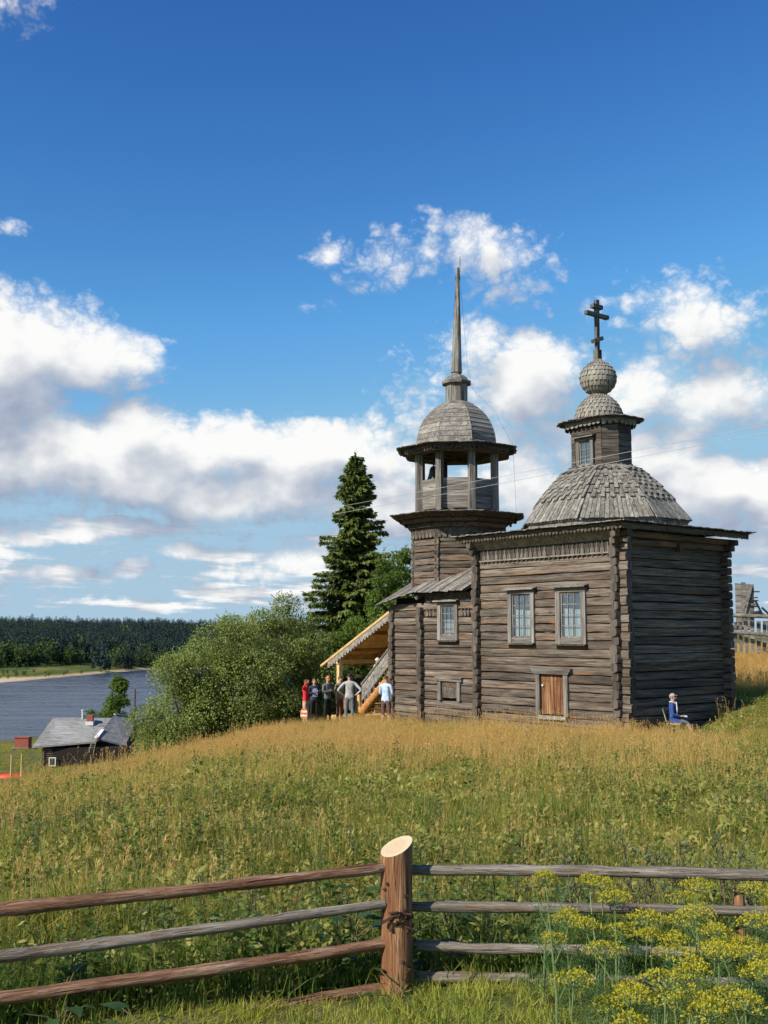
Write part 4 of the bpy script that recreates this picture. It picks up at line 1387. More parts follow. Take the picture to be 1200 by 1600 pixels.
def scatter(name, pts, rotz, scl, idx, protos, tilt=None):
    """one object whose points each carry one of the prototype meshes"""
    n = len(pts)
    me = bpy.data.meshes.new(name)
    me.vertices.add(n); me.vertices.foreach_set('co', np.asarray(pts, np.float32).ravel())
    rot = np.zeros((n, 3), np.float32); rot[:, 2] = rotz
    if tilt is not None: rot[:, :2] = tilt
    a = me.attributes.new('rot', 'FLOAT_VECTOR', 'POINT'); a.data.foreach_set('vector', rot.ravel())
    a = me.attributes.new('scl', 'FLOAT', 'POINT'); a.data.foreach_set('value', np.asarray(scl, np.float32))
    a = me.attributes.new('pick', 'INT', 'POINT'); a.data.foreach_set('value', np.asarray(idx, np.int32))
    o = link(name, me)
    c = bpy.data.collections.new(name + '_kinds')
    for i, p in enumerate(protos):
        q = bpy.data.objects.new('%s_%02d' % (name, i), p)
        c.objects.link(q)
    g = bpy.data.node_groups.new(name, 'GeometryNodeTree')
    g.interface.new_socket('Geometry', in_out='INPUT', socket_type='NodeSocketGeometry')
    g.interface.new_socket('Geometry', in_out='OUTPUT', socket_type='NodeSocketGeometry')
    k = NT(g)
    gi, go = k.n('NodeGroupInput'), k.n('NodeGroupOutput')
    ci = k.n('GeometryNodeCollectionInfo'); ci.inputs['Collection'].default_value = c
    ci.inputs['Separate Children'].default_value = True; ci.inputs['Reset Children'].default_value = True
    ip = k.n('GeometryNodeInstanceOnPoints')
    ip.inputs['Pick Instance'].default_value = True
    def attr(nm, t):
        nd = k.n('GeometryNodeInputNamedAttribute', data_type=t); nd.inputs['Name'].default_value = nm
        return nd.outputs['Attribute']
    k.link(gi.outputs[0], ip.inputs['Points']); k.link(ci.outputs[0], ip.inputs['Instance'])
    k.link(attr('pick', 'INT'), ip.inputs['Instance Index'])
    e2r = k.n('FunctionNodeEulerToRotation'); k.link(attr('rot', 'FLOAT_VECTOR'), e2r.inputs[0])
    k.link(e2r.outputs[0], ip.inputs['Rotation'])
    cb = k.n('ShaderNodeCombineXYZ'); s_ = attr('scl', 'FLOAT')
    for i in range(3): k.link(s_, cb.inputs[i])
    k.link(cb.outputs[0], ip.inputs['Scale'])
    k.link(ip.outputs[0], go.inputs[0])
    md = o.modifiers.new('scatter', 'NODES'); md.node_group = g
    return o


# ------------------------------------------------------------------ meadow
def bl(mi, *a, **k):
    b = blades(*a, **k)
    return (b[0], b[1], mi, b[2])


MT = [M['blade'], M['straw']]
MTF = [M['blade_fresh'], M['straw']]
TG = [tuft_mesh('tuft_green', [bl(0, 22, .11, .12, .36, .0085, .75)], MT) for _ in range(4)]
TM = [tuft_mesh('tuft_mixed', [bl(0, 18, .12, .12, .36, .008, .75), bl(1, 2, .1, .2, .4, .005, .4)] + stalks(1, .12, .35, .55, .003, .09), MT) for _ in range(4)]
TS = [tuft_mesh('tuft_straw', [bl(0, 7, .14, .14, .34, .008, .5), bl(1, 9, .14, .16, .42, .007, .5)] + stalks(5, .16, .36, .62, .0035, .11, .14), MT) for _ in range(4)]
TF = [tuft_mesh('tuft_short', [bl(0, 20, .09, .03, .10, .007, .9)], MTF) for _ in range(4)]
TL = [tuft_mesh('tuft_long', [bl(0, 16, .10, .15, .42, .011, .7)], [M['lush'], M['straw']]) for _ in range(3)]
WD = [weed_mesh('weed', .42 * s, 46, .10 * s, .42, .10, [M['weed'], M['stem']], 50 + i) for i, s in enumerate((1.0, .8, 1.15))]
WG = [weed_mesh('grey_weed', .48 * s, 60, .07 * s, .35, .12, [M['weed_grey'], M['stem']], 70 + i) for i, s in enumerate((1.0, .85))]
# wider patches for the part of the meadow that is farther off
BG = [tuft_mesh('patch_green', [bl(0, 70, .34, .12, .36, .011, .75)], MT) for _ in range(3)]
BM = [tuft_mesh('patch_mixed', [bl(0, 56, .34, .12, .36, .011, .7), bl(1, 8, .32, .2, .42, .008, .4)] + stalks(4, .34, .34, .56, .004, .10, fw=.007), MT) for _ in range(3)]
BS = [tuft_mesh('patch_straw', [bl(0, 22, .34, .12, .32, .010, .5), bl(1, 24, .34, .16, .42, .008, .5)] + stalks(26, .36, .36, .68, .005, .12, .15, fw=.007), MT) for _ in range(3)]
def herb_mesh(seed, R, hh, n, L):
    r = np.random.default_rng(seed)
    a = r.uniform(0, 6.28, n); rr = R * np.sqrt(r.uniform(0, 1, n)); z = hh * (1 - (rr / R) ** 2 * .7) * r.uniform(.35, 1.05, n)
    P = np.stack([np.cos(a) * rr, np.sin(a) * rr, z], 1)
    D = np.stack([np.cos(a) * .7, np.sin(a) * .7, r.uniform(-.3, .8, n)], 1) + r.normal(0, .5, (n, 3))
    v, q = leaf_quads(P, D, r.uniform(.6, 1.3, n) * L, r.uniform(.35, .6, n) * L, r, face=np.array([-.3, -.3, .8]) * np.ones((n, 1)))
    b = bl(0, 12, R, hh * .7, hh * 1.5, .006, .8, r=r)
    return tuft_mesh('herb', [(v, q, 0), b], [M['herb'], M['straw']])


HB = [herb_mesh(900 + i, .17 * s, .26 * s, 70, .055) for i, s in enumerate((1.0, .8, 1.25))]
HF = [herb_mesh(920 + i, .34, .30, 150, .075) for i in range(2)]
PROTO = TG + TM + TS + TF + TL + WD + WG + BG + BM + BS + HB + HF
I_G, I_M, I_S, I_F, I_L, I_W, I_WG, I_BG, I_BM, I_BS, I_H, I_HF = [list(range(a, b)) for a, b in ((0, 4), (4, 8), (8, 12), (12, 16), (16, 19), (19, 22), (22, 24), (24, 27), (27, 30), (30, 33), (33, 36), (36, 38))]


def vnoise(x, y, s, seed):
    r = np.random.default_rng(seed)
    t = 0
    for i in range(6):
        a = r.uniform(0, 2 * math.pi); f = s * r.uniform(.6, 1.8); p = r.uniform(0, 6.3)
        t = t + np.sin((x * math.cos(a) + y * math.sin(a)) * f + p)
    return t / 6


def in_church(x, y):
    c, s = math.cos(CH_R), math.sin(CH_R)
    dx, dy = x - CH_X, y - CH_Y
    b, a = dx * c + dy * s, -dx * s + dy * c
    return ((b > -.12) & (b < 5.4) & (a > .18) & (a < 11.1)) | ((b > .1) & (b < 2.6) & (a > 10.9) & (a < 15.1))


def meadow(y0, y1, dens, margin=2.2):
    """random points of the meadow in view, dens per square metre"""
    area_w = .353 * y1 + margin
    n = int((y1 - y0) * 2 * area_w * dens)
    x = rng.uniform(-area_w, area_w, n); y = rng.uniform(y0, y1, n)
    keep = (np.abs(x) < .353 * y + margin) & ~in_church(x, y)
    return x[keep], y[keep]


PX, PY, PK, PS = [], [], [], []


def put(x, y, kinds, s0, s1):
    PX.append(x); PY.append(y); PK.append(rng.choice(list(kinds), len(x))); PS.append(rng.uniform(s0, s1, len(x)))


def fence_y(x):
    return np.where(x < .07, 6.2 + (x - .07) * .33, 6.2 - (x - .07) * .05)


for (y0, y1, dens, far) in ((4.0, 7.5, 165, 0), (7.5, 11, 90, 0), (11, 15, 66, 0), (15, 22, 24, 1), (22, 32, 20, 1), (32, 47, 15, 1)):
    x, y = meadow(y0, y1, dens)
    front = y < fence_y(x) + .04
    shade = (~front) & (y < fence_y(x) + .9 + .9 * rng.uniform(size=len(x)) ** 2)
    n1 = vnoise(x, y, .8, 3); n2 = vnoise(x, y, .35, 5)
    u = rng.uniform(size=len(x))
    rgt = sstep(x - .12 * (y - 20), 5.6, 8.2)                 # the mown looking slope on the right
    gold = (.05 + .85 * sstep(y + 6 * n2 + 3 * n1, 19, 31)) * (1 - .85 * rgt) * (1 - .45 * sstep(-x, 5, 9)) * (.75 + .45 * np.clip(n1 * 2, -1, 1))
    put(x[front], y[front], I_F, .7, 1.3)
    g = front & (u < .05)
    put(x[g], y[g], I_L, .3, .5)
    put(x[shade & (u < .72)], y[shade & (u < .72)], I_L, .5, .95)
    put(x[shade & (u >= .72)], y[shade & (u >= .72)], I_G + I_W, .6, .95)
    r_ = (~front) & (~shade)
    c_, s_ = math.cos(CH_R), math.sin(CH_R)
    wb, wa = (x - CH_X) * c_ + (y - CH_Y) * s_, -(x - CH_X) * s_ + (y - CH_Y) * c_
    near_wall = sstep(wb, -3.2, -.4) * (wa > -1) * (wa < 11)
    hs_ = (.92 + .55 * vnoise(x, y, 2.2, 21)) * (1 - .40 * rgt) * (1 - .45 * near_wall) * (1 - .18 * sstep(y, 18, 30))
    for cond, kn, kf in ((r_ & (u < gold * .75), I_S, I_BS), (r_ & (u >= gold * .75) & (u < gold * .75 + .30 + .15 * n1), I_M, I_BM), (r_ & (u >= gold * .75 + .30 + .15 * n1), I_G * 2 + I_L, I_BG)):
        PX.append(x[cond]); PY.append(y[cond]); PK.append(rng.choice(kf if far else kn, cond.sum())); PS.append(rng.uniform(.75, 1.12, cond.sum()) * hs_[cond])
    # leafy weeds in patches
    x, y = meadow(y0, y1, 16 if y0 < 15 else 10)
    n1 = vnoise(x, y, .8, 3); n2 = vnoise(x, y, .35, 5)
    gold = sstep(y + 4.5 * n2, 19, 28); rgt = sstep(x - .12 * (y - 20), 5.6, 8.2)
    k = (y > fence_y(x) + .25) & (rng.uniform(size=len(x)) < np.clip(.45 + .8 * n1, 0, 1) * (1 - .85 * gold) * (1 - .7 * rgt))
    put(x[k], y[k], I_W * 2 + I_WG, .5, 1.15)
    x, y = meadow(y0, y1, 34 if not far else 9)
    n3 = vnoise(x, y, 1.3, 13); gold = sstep(y + 4.5 * vnoise(x, y, .35, 5), 18, 27)
    k = (y > fence_y(x) + .1) & (rng.uniform(size=len(x)) < np.clip(.55 + .9 * n3, 0, 1) * (1 - .75 * gold))
    put(x[k], y[k], I_HF if far else I_H, .6, 1.2)
# larger leafy clumps that break the even sward, and a few leaning tall ones
n_ = 260
y = rng.uniform(7.5, 24, n_); x = rng.uniform(-1, 1, n_) * (.353 * y + 1.5)
k = vnoise(x, y, .55, 31) > -.08
put(x[k], y[k], I_HF + I_H, 1.0, 1.45)
y = rng.uniform(17, 34, 260); x = rng.uniform(-1, 1, 260) * (.33 * y)
k = ~in_church(x, y) & (vnoise(x, y, .6, 37) > .1)
put(x[k], y[k], I_S + I_BS, 1.05, 1.4)
wb, wa = rng.uniform(-1.6, -.45, 150), rng.uniform(-.8, 10.5, 150)      # thin stalks standing before the sunlit wall
put(CH_X + wb * math.cos(CH_R) - wa * math.sin(CH_R), CH_Y + wb * math.sin(CH_R) + wa * math.cos(CH_R), I_S, .9, 1.35)
PX, PY, PK, PS = map(np.concatenate, (PX, PY, PK, PS))
PZ = hgt(PX, PY)
meadow_o = scatter('meadow_grass', np.stack([PX, PY, PZ], 1), rng.uniform(0, 6.28, len(PX)), PS, PK, PROTO, rng.normal(0, .06, (len(PX), 2)))
tag(meadow_o, 'tall green and straw coloured meadow grass with leafy weeds', 'grass', kind='stuff')
print('meadow tufts', len(PX))

# grass of the slope and of the field behind, sparser and larger
x = rng.uniform(-75, -6, 9000); y = rng.uniform(24, 200, 9000)
q = -x * .75 + y * .35
k = (q > 15) & (q < 128) & (x > -.353 * y - 6)
x2 = rng.uniform(9, 40, 9000); y2 = rng.uniform(41, 75, 9000); k2 = (x2 < .353 * y2 + 6) & ~in_church(x2, y2)
X = np.concatenate([x[k], x2[k2]]); Y = np.concatenate([y[k], y2[k2]])
slope_o = scatter('slope_grass', np.stack([X, Y, hgt(X, Y)], 1), rng.uniform(0, 6.28, len(X)), np.concatenate([rng.uniform(.9, 1.5, k.sum()), rng.uniform(1.2, 1.9, k2.sum())]),
                  np.concatenate([rng.choice(I_BG * 2 + I_BM, k.sum()), rng.choice(I_BS + I_BM, k2.sum())]), PROTO)
tag(slope_o, 'rough grass on the river slope and in the field behind the church', 'grass', kind='stuff')

# ------------------------------------------------------------------ trees and shrubs
def crown_points(n, clumps, r, shell=.55):
    """points in a set of ellipsoid clumps (centre, radii), denser towards the outside"""
    w = np.array([c[1][0] * c[1][1] * c[1][2] for c in clumps]) ** .8; w /= w.sum()
    ids = r.choice(len(clumps), n, p=w)
    d = r.normal(size=(n, 3)); d /= np.linalg.norm(d, axis=1, keepdims=True)
    rad = shell + (1 - shell) * r.uniform(size=(n, 1)) ** .6
    rad = rad * (1 + .10 * r.normal(size=(n, 1)))
    C = np.array([c[0] for c in clumps]); R = np.array([c[1] for c in clumps])
    return C[ids] + d * rad * R[ids], d


def broadleaf(name, base, h, w, label, n_leaf, mat, seed, leaf=.10, clump_n=40, low=.05, group=None, cat='tree', wy=None, lean=0.0, sprigs=60, trunk_r=.09, stems=4, shape=1.0):
    """shrub or tree: several tapering stems and a crown of leaf-sized faces in many uneven clumps"""
    r = np.random.default_rng(seed)
    o = empty(name, base)
    tag(o, label, cat, group)
    wy = wy or w
    clumps = []
    for i in range(clump_n):
        t = r.uniform(low, 1.0)
        prof = math.sqrt(max(.02, 1 - ((t - .42) / .60) ** 2)) if shape == 1.0 else (1 - t) ** .7 + .08
        a = r.uniform(0, 2 * math.pi); rr = math.sqrt(r.uniform(.15, 1)) * prof
        s = (.13 + .13 * r.uniform()) * min(w, h) * (1.05 - .45 * t)
        clumps.append((np.array([math.cos(a) * rr * w / 2 * .86 + lean * t, math.sin(a) * rr * wy / 2 * .86, t * h * .93]), np.array([s * 1.1, s * 1.1, s * .8])))
    P, D = crown_points(n_leaf, clumps, r)
    dirs = D * .6 + r.normal(0, .7, D.shape) + np.array([0, 0, .1])
    L = r.uniform(.7, 1.35, len(P)) * leaf
    parts = [leaf_quads(P, dirs, L, L * .56, r, face=D * .7 + np.array([-.35, -.2, .55]))]
    # upright sprigs that break the outline
    SP, SD = [], []
    for i in range(sprigs):
        c, R = clumps[r.integers(len(clumps))]
        dd = r.normal(size=3); dd[2] = abs(dd[2]) + .5; dd /= np.linalg.norm(dd)
        b0 = c + dd * R * .9
        ln = r.uniform(.25, .6) * leaf * 8
        for j in range(12):
            t = r.uniform(0, 1)
            SP.append(b0 + dd * ln * t); SD.append(dd * .6 + r.normal(0, .6, 3))
    if SP: parts.append(leaf_quads(SP, SD, r.uniform(.6, 1.1, len(SP)) * leaf, leaf * .45, r, face=np.array([-.4, -.3, .6]) * np.ones((len(SP), 1))))
    V = np.concatenate([p[0] for p in parts]); Q = np.arange(len(V)).reshape(-1, 4)
    keep = V.reshape(-1, 4, 3)[:, :, 2].min(1) > -.3
    V = V.reshape(-1, 4, 3)[keep].reshape(-1, 3); Q = np.arange(len(V)).reshape(-1, 4)
    link('crown', np_mesh('crown', V, Q, [mat]), o)
    tb = MB()
    for i in range(stems):
        c = clumps[r.integers(len(clumps))][0]
        b0 = Vector((r.normal(0, .12 * w * .3), r.normal(0, .1), -.3)) if stems > 1 else Vector((0, 0, -.3))
        e = Vector(c) if stems > 1 else Vector((lean * .8, 0, h * .85))
        m_ = b0.lerp(e, .5) + Vector((r.normal(0, .1), r.normal(0, .1), .15 * h))
        pts = [b0, b0.lerp(m_, .5), m_, m_.lerp(e, .6), e]
        tb.tube(pts, [trunk_r, trunk_r * .8, trunk_r * .6, trunk_r * .35, trunk_r * .12], 7)
    for i in range(14):
        c = Vector(clumps[r.integers(len(clumps))][0])
        s0 = Vector((lean * .4, 0, c.z * .55))
        tb.tube([s0, s0.lerp(c, .5) + Vector((0, 0, .12 * h * .5)), c], [trunk_r * .4, trunk_r * .25, trunk_r * .08], 5)
    tb.obj('trunk', M['bark'], o, True)
    return o


def gb(x, y): return (x, y, H(x, y))


# the great willow thicket on the brow of the hill: four bushes grown together
def bush(px, Y, top_py, w_px, label, seed, n, mat, leaf, base_drop=0.0, wy=None, **kw):
    X = (px - 600) / F_PX * Y * 1.0
    z0 = H(X, Y) - base_drop
    ztop = at(px, top_py, Y).z
    return broadleaf(kw.pop('name', 'willow_bush'), (X, Y, z0), ztop - z0, w_px / F_PX * Y, label, n, mat, seed, leaf, wy=wy, **kw)


GW = 'willow thicket on the brow of the hill'
bush(445, 47, 922, 150, 'tallest willow bush of the thicket, touching the spruce', 1, 46000, M['willow'], .095, group=GW, cat='bush', clump_n=60, wy=3.5)
bush(360, 45, 955, 170, 'middle willow bush of the thicket, pale green and rounded', 2, 46000, M['willow'], .095, group=GW, cat='bush', clump_n=60, wy=3.5)
bush(285, 43.5, 1018, 140, 'low outermost willow bush of the thicket, nearest the river', 3, 30000, M['willow'], .09, group=GW, cat='bush', clump_n=46, wy=3.0)
bush(385, 44.6, 1005, 165, 'dense willow bush in front of the thicket, left of the group in red and orange', 4, 32000, M['willow'], .09, group=GW, cat='bush', clump_n=46, wy=2.4)
bush(490, 50, 1005, 110, 'darker bush at the foot of the spruce, behind the people', 5, 16000, M['alder'], .11, group=None, cat='bush', clump_n=36, wy=3.0, name='dark_bush')
# broadleaf trees behind the porch and the tower
bush(606, 49.5, 862, 92, 'green broadleaf tree between the spruce and the bell tower', 6, 28000, M['alder'], .13, cat='tree', clump_n=50, wy=3.5, name='alder_tree', stems=1, trunk_r=.13)
bush(636, 52, 848, 80, 'slender broadleaf tree half hidden behind the bell tower', 7, 20000, M['alder'], .13, cat='tree', clump_n=44, wy=3.0, name='alder_tree', stems=1, trunk_r=.13)
bush(560, 52, 960, 100, 'low leafy tree above the porch roof, in front of the spruce', 8, 20000, M['alder'], .12, cat='tree', clump_n=44, wy=3.0, name='alder_tree', stems=2, trunk_r=.10)


def spruce(name, base, h, wid, label, seed, mat=None, whorl=.31):
    r = np.random.default_rng(seed)
    o = empty(name, base); tag(o, label, 'tree')
    P, D, LL = [], [], []
    tb = MB().tube([(0, 0, -.4), (0, 0, h * .4), (.05, 0, h * .75), (0, .03, h * .99)], [.24, .17, .09, .02], 8)
    z = .8
    while z < h * .985:
        t = z / h
        ml = wid / 2 * (1 - t) ** .85 * (1.0 if t > .12 else .8) + .12
        nb = int(5 + 4 * (1 - t)) + 1
        a0 = r.uniform(0, 6.28)
        for i in range(nb):
            a = a0 + i * 6.283 / nb + r.uniform(-.35, .35)
            L = ml * r.uniform(.45, 1.22)
            dr = .42 * (1 - t) + .05
            out = np.array([math.cos(a), math.sin(a), 0])
            side = np.array([-math.sin(a), math.cos(a), 0])
            pts = []
            for j in range(6):
                s = j / 5
                pts.append(out * L * s + np.array([0, 0, z - dr * L * (s ** 1.3) + .26 * L * max(0, s - .55) + (.25 * L * s if t > .8 else 0)]))
            tb.tube(pts, [.035 * (1 - t) + .012, .028 * (1 - t) + .01, .02, .014, .01, .005], 4, cap=False)
            m = int(60 + 110 * L)
            s = r.uniform(.10, 1.04, m)
            base_ = np.stack([np.interp(s, np.linspace(0, 1, 6), [p[c] for p in pts]) for c in range(3)], 1)
            sw = r.uniform(-1, 1, m)[:, None] * (.30 * L * (1.05 - s) + .07)[:, None]
            hang = np.abs(sw[:, 0]) * .45 + r.uniform(0, .16, m) * (1.2 - t)
            P.append(base_ + side * sw - np.stack([np.zeros(m), np.zeros(m), hang], 1))
            D.append(out * .7 + side * np.sign(sw) * .5 + np.stack([np.zeros(m), np.zeros(m), -r.uniform(.2, 1.2, m)], 1) + r.normal(0, .25, (m, 3)))
            LL.append(r.uniform(.15, .32, m))
        z += whorl * r.uniform(.75, 1.2) * (.75 + .4 * (1 - t))
    # leader
    m = 40
    zz = r.uniform(.93, 1.0, m) * h
    P.append(np.stack([r.normal(0, .03, m), r.normal(0, .03, m), zz], 1)); D.append(np.stack([r.normal(0, .5, m), r.normal(0, .5, m), np.ones(m) * .5], 1)); LL.append(r.uniform(.08, .16, m))
    P, D, LL = np.concatenate(P), np.concatenate(D), np.concatenate(LL)
    V, Q = leaf_quads(P, D, LL, LL * .48, r, face=P * np.array([.25, .25, 0]) + np.array([-.45, -.35, .7]))
    link('crown', np_mesh('crown', V, Q, [mat or M['spruce']]), o)
    tb.obj('trunk', M['bark'], o, True)
    return o


sx = at(556, 703, 55).x
spruce('spruce_tree', gb(sx, 55), at(556, 703, 55).z - H(sx, 55), 7.4, 'tall dark spruce standing behind the porch, left of the bell tower', 21)

# ------------------------------------------------------------------ far wood across the river
def far_conifer(seed):
    r = np.random.default_rng(seed)
    P, D = [], []
    h = 1.0
    n = 170
    t = r.uniform(.12, 1, n)
    rad = .17 * (1 - t) ** .8 * r.uniform(.5, 1.15, n) + .008
    a = r.uniform(0, 6.28, n)
    P = np.stack([np.cos(a) * rad, np.sin(a) * rad, t], 1)
    D = np.stack([np.cos(a), np.sin(a), -r.uniform(.2, .9, n)], 1)
    L = .10 * (1.25 - t)
    V, Q = leaf_quads(P, D, L, L * .75, r)
    tv = np.array([(-.01, 0, 0), (.01, 0, 0), (.005, 0, .9), (-.005, 0, .9)])
    return np_mesh('far_conifer', np.concatenate([V, tv]), np.concatenate([Q, [[len(V) + i for i in range(4)]]]), [M['far_spruce']])


def far_round(seed):
    r = np.random.default_rng(seed)
    cl = [(np.array([r.normal(0, .12), r.normal(0, .12), r.uniform(.35, .8)]), np.array([.17, .17, .16])) for _ in range(9)]
    P, D = crown_points(230, cl, r, .6)
    V, Q = leaf_quads(P, D + r.normal(0, .6, D.shape), r.uniform(.06, .12, len(P)), .06, r)
    tv = np.array([(-.012, 0, 0), (.012, 0, 0), (.006, 0, .6), (-.006, 0, .6)])
    return np_mesh('far_round', np.concatenate([V, tv]), np.concatenate([Q, [[len(V) + i for i in range(4)]]]), [M['far_birch']])


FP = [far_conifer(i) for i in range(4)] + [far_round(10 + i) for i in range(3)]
n = 22000
x = rng.uniform(-620, 160, n); y = rng.uniform(520, 1250, n)
d = y - shore_y(x)
edge = 62 + 18 * np.sin(x * .03) + 70 * sstep(x, -260, -150) * 0
edge = np.where(x < -160, 150 + 20 * np.sin(x * .035), 30 + 8 * np.sin(x * .06))
k = (d > edge)
x, y, d, e = x[k], y[k], d[k], edge[k]
top = sstep(d, 360, 430)  # paler trees up here stand in for sunlight on the forest top
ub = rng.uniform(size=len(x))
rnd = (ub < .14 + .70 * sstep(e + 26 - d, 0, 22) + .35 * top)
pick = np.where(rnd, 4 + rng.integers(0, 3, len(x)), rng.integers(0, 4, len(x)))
sc2 = np.where(rnd, rng.uniform(9, 17, len(x)), rng.uniform(11, 22, len(x)))
sc2 = np.where((d < e + 22) & rnd, sc2 * .85, sc2)
sc2 = sc2 * (1 + .18 * vnoise(x, y, .03, 77))
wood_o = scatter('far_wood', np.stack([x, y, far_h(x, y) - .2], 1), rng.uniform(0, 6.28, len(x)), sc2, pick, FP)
tag(wood_o, 'dark mixed forest covering the far bank of the river', 'forest', kind='stuff')
# low scrub on the far meadow
n = 2600
x = rng.uniform(-560, -130, n); y = rng.uniform(400, 720, n); d = y - shore_y(x)
dens = vnoise(x, y, .06, 9)
k = (d > 26) & (d < 150) & (dens > -.05)
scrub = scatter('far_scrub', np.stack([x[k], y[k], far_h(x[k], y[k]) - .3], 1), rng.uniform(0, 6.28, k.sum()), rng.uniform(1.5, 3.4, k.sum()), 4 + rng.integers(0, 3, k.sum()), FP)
tag(scrub, 'low bushes scattered over the far meadow', 'bushes', kind='stuff')

# ------------------------------------------------------------------ plants by the fence, one by one
def dill(base, h, seed, label, umb=5):
    r = np.random.default_rng(seed)
    o = empty('dill_plant', base, r.uniform(0, 6))
    tag(o, label, 'plant', 'dill in flower by the fence')
    sm = MB(); fl_P, fl_D, lf_P, lf_D = [], [], [], []
    ray_mb = MB()
    for u in range(umb):
        a = r.uniform(0, 6.28); sp = .03 if u == 0 else r.uniform(.10, .22)
        hh = h * (1.0 if u == 0 else r.uniform(.68, .97))
        tip = Vector((math.cos(a) * sp, math.sin(a) * sp, hh))
        fork = Vector((math.cos(a) * .02, math.sin(a) * .02, hh * r.uniform(.35, .6)))
        sm.tube([(0, 0, -.05), fork, fork.lerp(tip, .5) + Vector((math.cos(a), math.sin(a), 0)) * .02, tip], [.006, .0048, .0035, .003], 6)
        R = r.uniform(.055, .105)
        nr = int(16 + R * 140)
        umbel_P, umbel_D = [], []
        for i in range(nr):
            th = i * 2.39996; rr = R * math.sqrt((i + .5) / nr)
            e = tip + Vector((math.cos(th) * rr, math.sin(th) * rr, .055 - .035 * (rr / R) ** 2 + r.uniform(-.008, .008)))
            ray_mb.tube([tip, tip.lerp(e, .55) + Vector((math.cos(th) * rr * .15, math.sin(th) * rr * .15, -.004)), e], [.0014, .0011, .0009], 3, cap=False)
            for j in range(15):
                d = r.normal(size=3); d[2] = abs(d[2]) * .7; d /= np.linalg.norm(d)
                umbel_P.append(np.array(e) + d * r.uniform(.006, .017)); umbel_D.append(d + r.normal(0, .4, 3))
        V, Q = leaf_quads(umbel_P, umbel_D, r.uniform(.007, .012, len(umbel_P)), .008, r)
        link('flower_umbel', np_mesh('flower_umbel', V, Q, [M['yellow']]), o)
        # feathery leaves along the stem
        for j in range(7):
            t = r.uniform(.12, .9); c = np.array(Vector((0, 0, 0)).lerp(tip, t)); a2 = r.uniform(0, 6.28); L = r.uniform(.10, .20)
            ax = np.array([math.cos(a2), math.sin(a2), r.uniform(.2, .8)])
            m = 55
            s = r.uniform(.1, 1, m)
            lf_P.append(c + ax * (s * L)[:, None] + r.normal(0, .018, (m, 3)) * (1.2 - s)[:, None])
            lf_D.append(ax * .6 + r.normal(0, .7, (m, 3)))
    sm.obj('stem', M['dillstem'], o, True)
    tag(ray_mb.obj('umbel_rays', M['dillstem'], o), kind='stuff')
    P, D = np.concatenate(lf_P), np.concatenate(lf_D)
    V, Q = leaf_quads(P, D, r.uniform(.025, .06, len(P)), .0028, r)
    tag(link('feathery_leaves', np_mesh('feathery_leaves', V, Q, [M['dill']]), o), kind='stuff')
    return o


# pixel of the top umbel and distance
DILL = [
    (1165, 1585, 3.95, 'dill plant in the bottom corner of the picture, with broad yellow umbels', 6),
    (1050, 1545, 4.05, 'dill plant with the largest yellow umbels, in front of the others', 7),
    (1000, 1570, 4.3, 'low dill plant left of the largest yellow umbels', 5),
    (1130, 1500, 4.5, 'bushy dill plant behind the largest yellow umbels', 6),
    (1195, 1455, 4.7, 'dill plant cut by the edge of the picture, below the third rail', 6),
    (1100, 1440, 5.0, 'dill plant with bright yellow heads just below the pale sawn post stub', 6),
    (1020, 1450, 5.1, 'dill plant covering the second rail from above, mid way along the bay', 5),
    (950, 1500, 4.9, 'dill plant crossing the third rail, with pale green heads', 5),
    (960, 1415, 5.4, 'tall dill plant whose heads hide the second rail', 5),
    (890, 1450, 5.5, 'dill plant standing leftmost among those that reach the second rail', 4),
    (1100, 1395, 5.7, 'dill plant next to the pale sawn post stub, level with its top', 4),
    (1180, 1400, 5.6, 'dill plant between the post stub and the edge of the picture', 5),
    (845, 1378, 5.75, 'solitary dill plant with a wide head just under the top rail', 4),
    (930, 1390, 5.9, 'small dill plant with one greenish head under the top rail', 2),
    (905, 1540, 4.6, 'low sparse dill plant over the lowest rail', 3),
    (1060, 1500, 4.6, 'dill plant in the middle of the clump, half hidden by umbels', 5),
    (1190, 1530, 4.3, 'dill plant at the edge of the picture above the bottom corner', 5),
]
for i, (px, py, Y, lb, nu) in enumerate(DILL):
    p = at(px, py, Y)
    z0 = H(p.x, Y)
    dill((p.x, Y, z0), max(.3, p.z - z0), 300 + i, lb, max(2, nu - 2))
# one bare tall dill stalk, grey green
p = at(865, 1385, 4.6)
o = empty('dill_stalk', (p.x, 4.6, H(p.x, 4.6))); tag(o, 'single bare pale dill stalk rising in front of the rails', 'plant')
hh = p.z - H(p.x, 4.6)
st = MB().tube([(0, 0, -.05), (.005, 0, hh * .5), (-.03, 0, hh)], [.006, .005, .002], 6)
for j in range(5):
    z = hh * (.45 + .1 * j); s = -1 if j % 2 else 1
    st.tube([(0, 0, z), (s * .05, .01, z + .10), (s * .075, .01, z + .22)], [.003, .002, .001], 4)
st.obj('stem', M['dillstem'], o, True)
mb_P, mb_D = [], []
for j in range(160):
    t = rng.uniform(.2, 1); mb_P.append((rng.normal(0, .04), rng.normal(0, .03), hh * t)); mb_D.append((rng.normal(0, .5), rng.normal(0, .4), 1))
V, Q = leaf_quads(mb_P, mb_D, rng.uniform(.04, .09, 160), .0025)
tag(link('feathery_leaves', np_mesh('feathery_leaves', V, Q, [M['dill']]), o), kind='stuff')


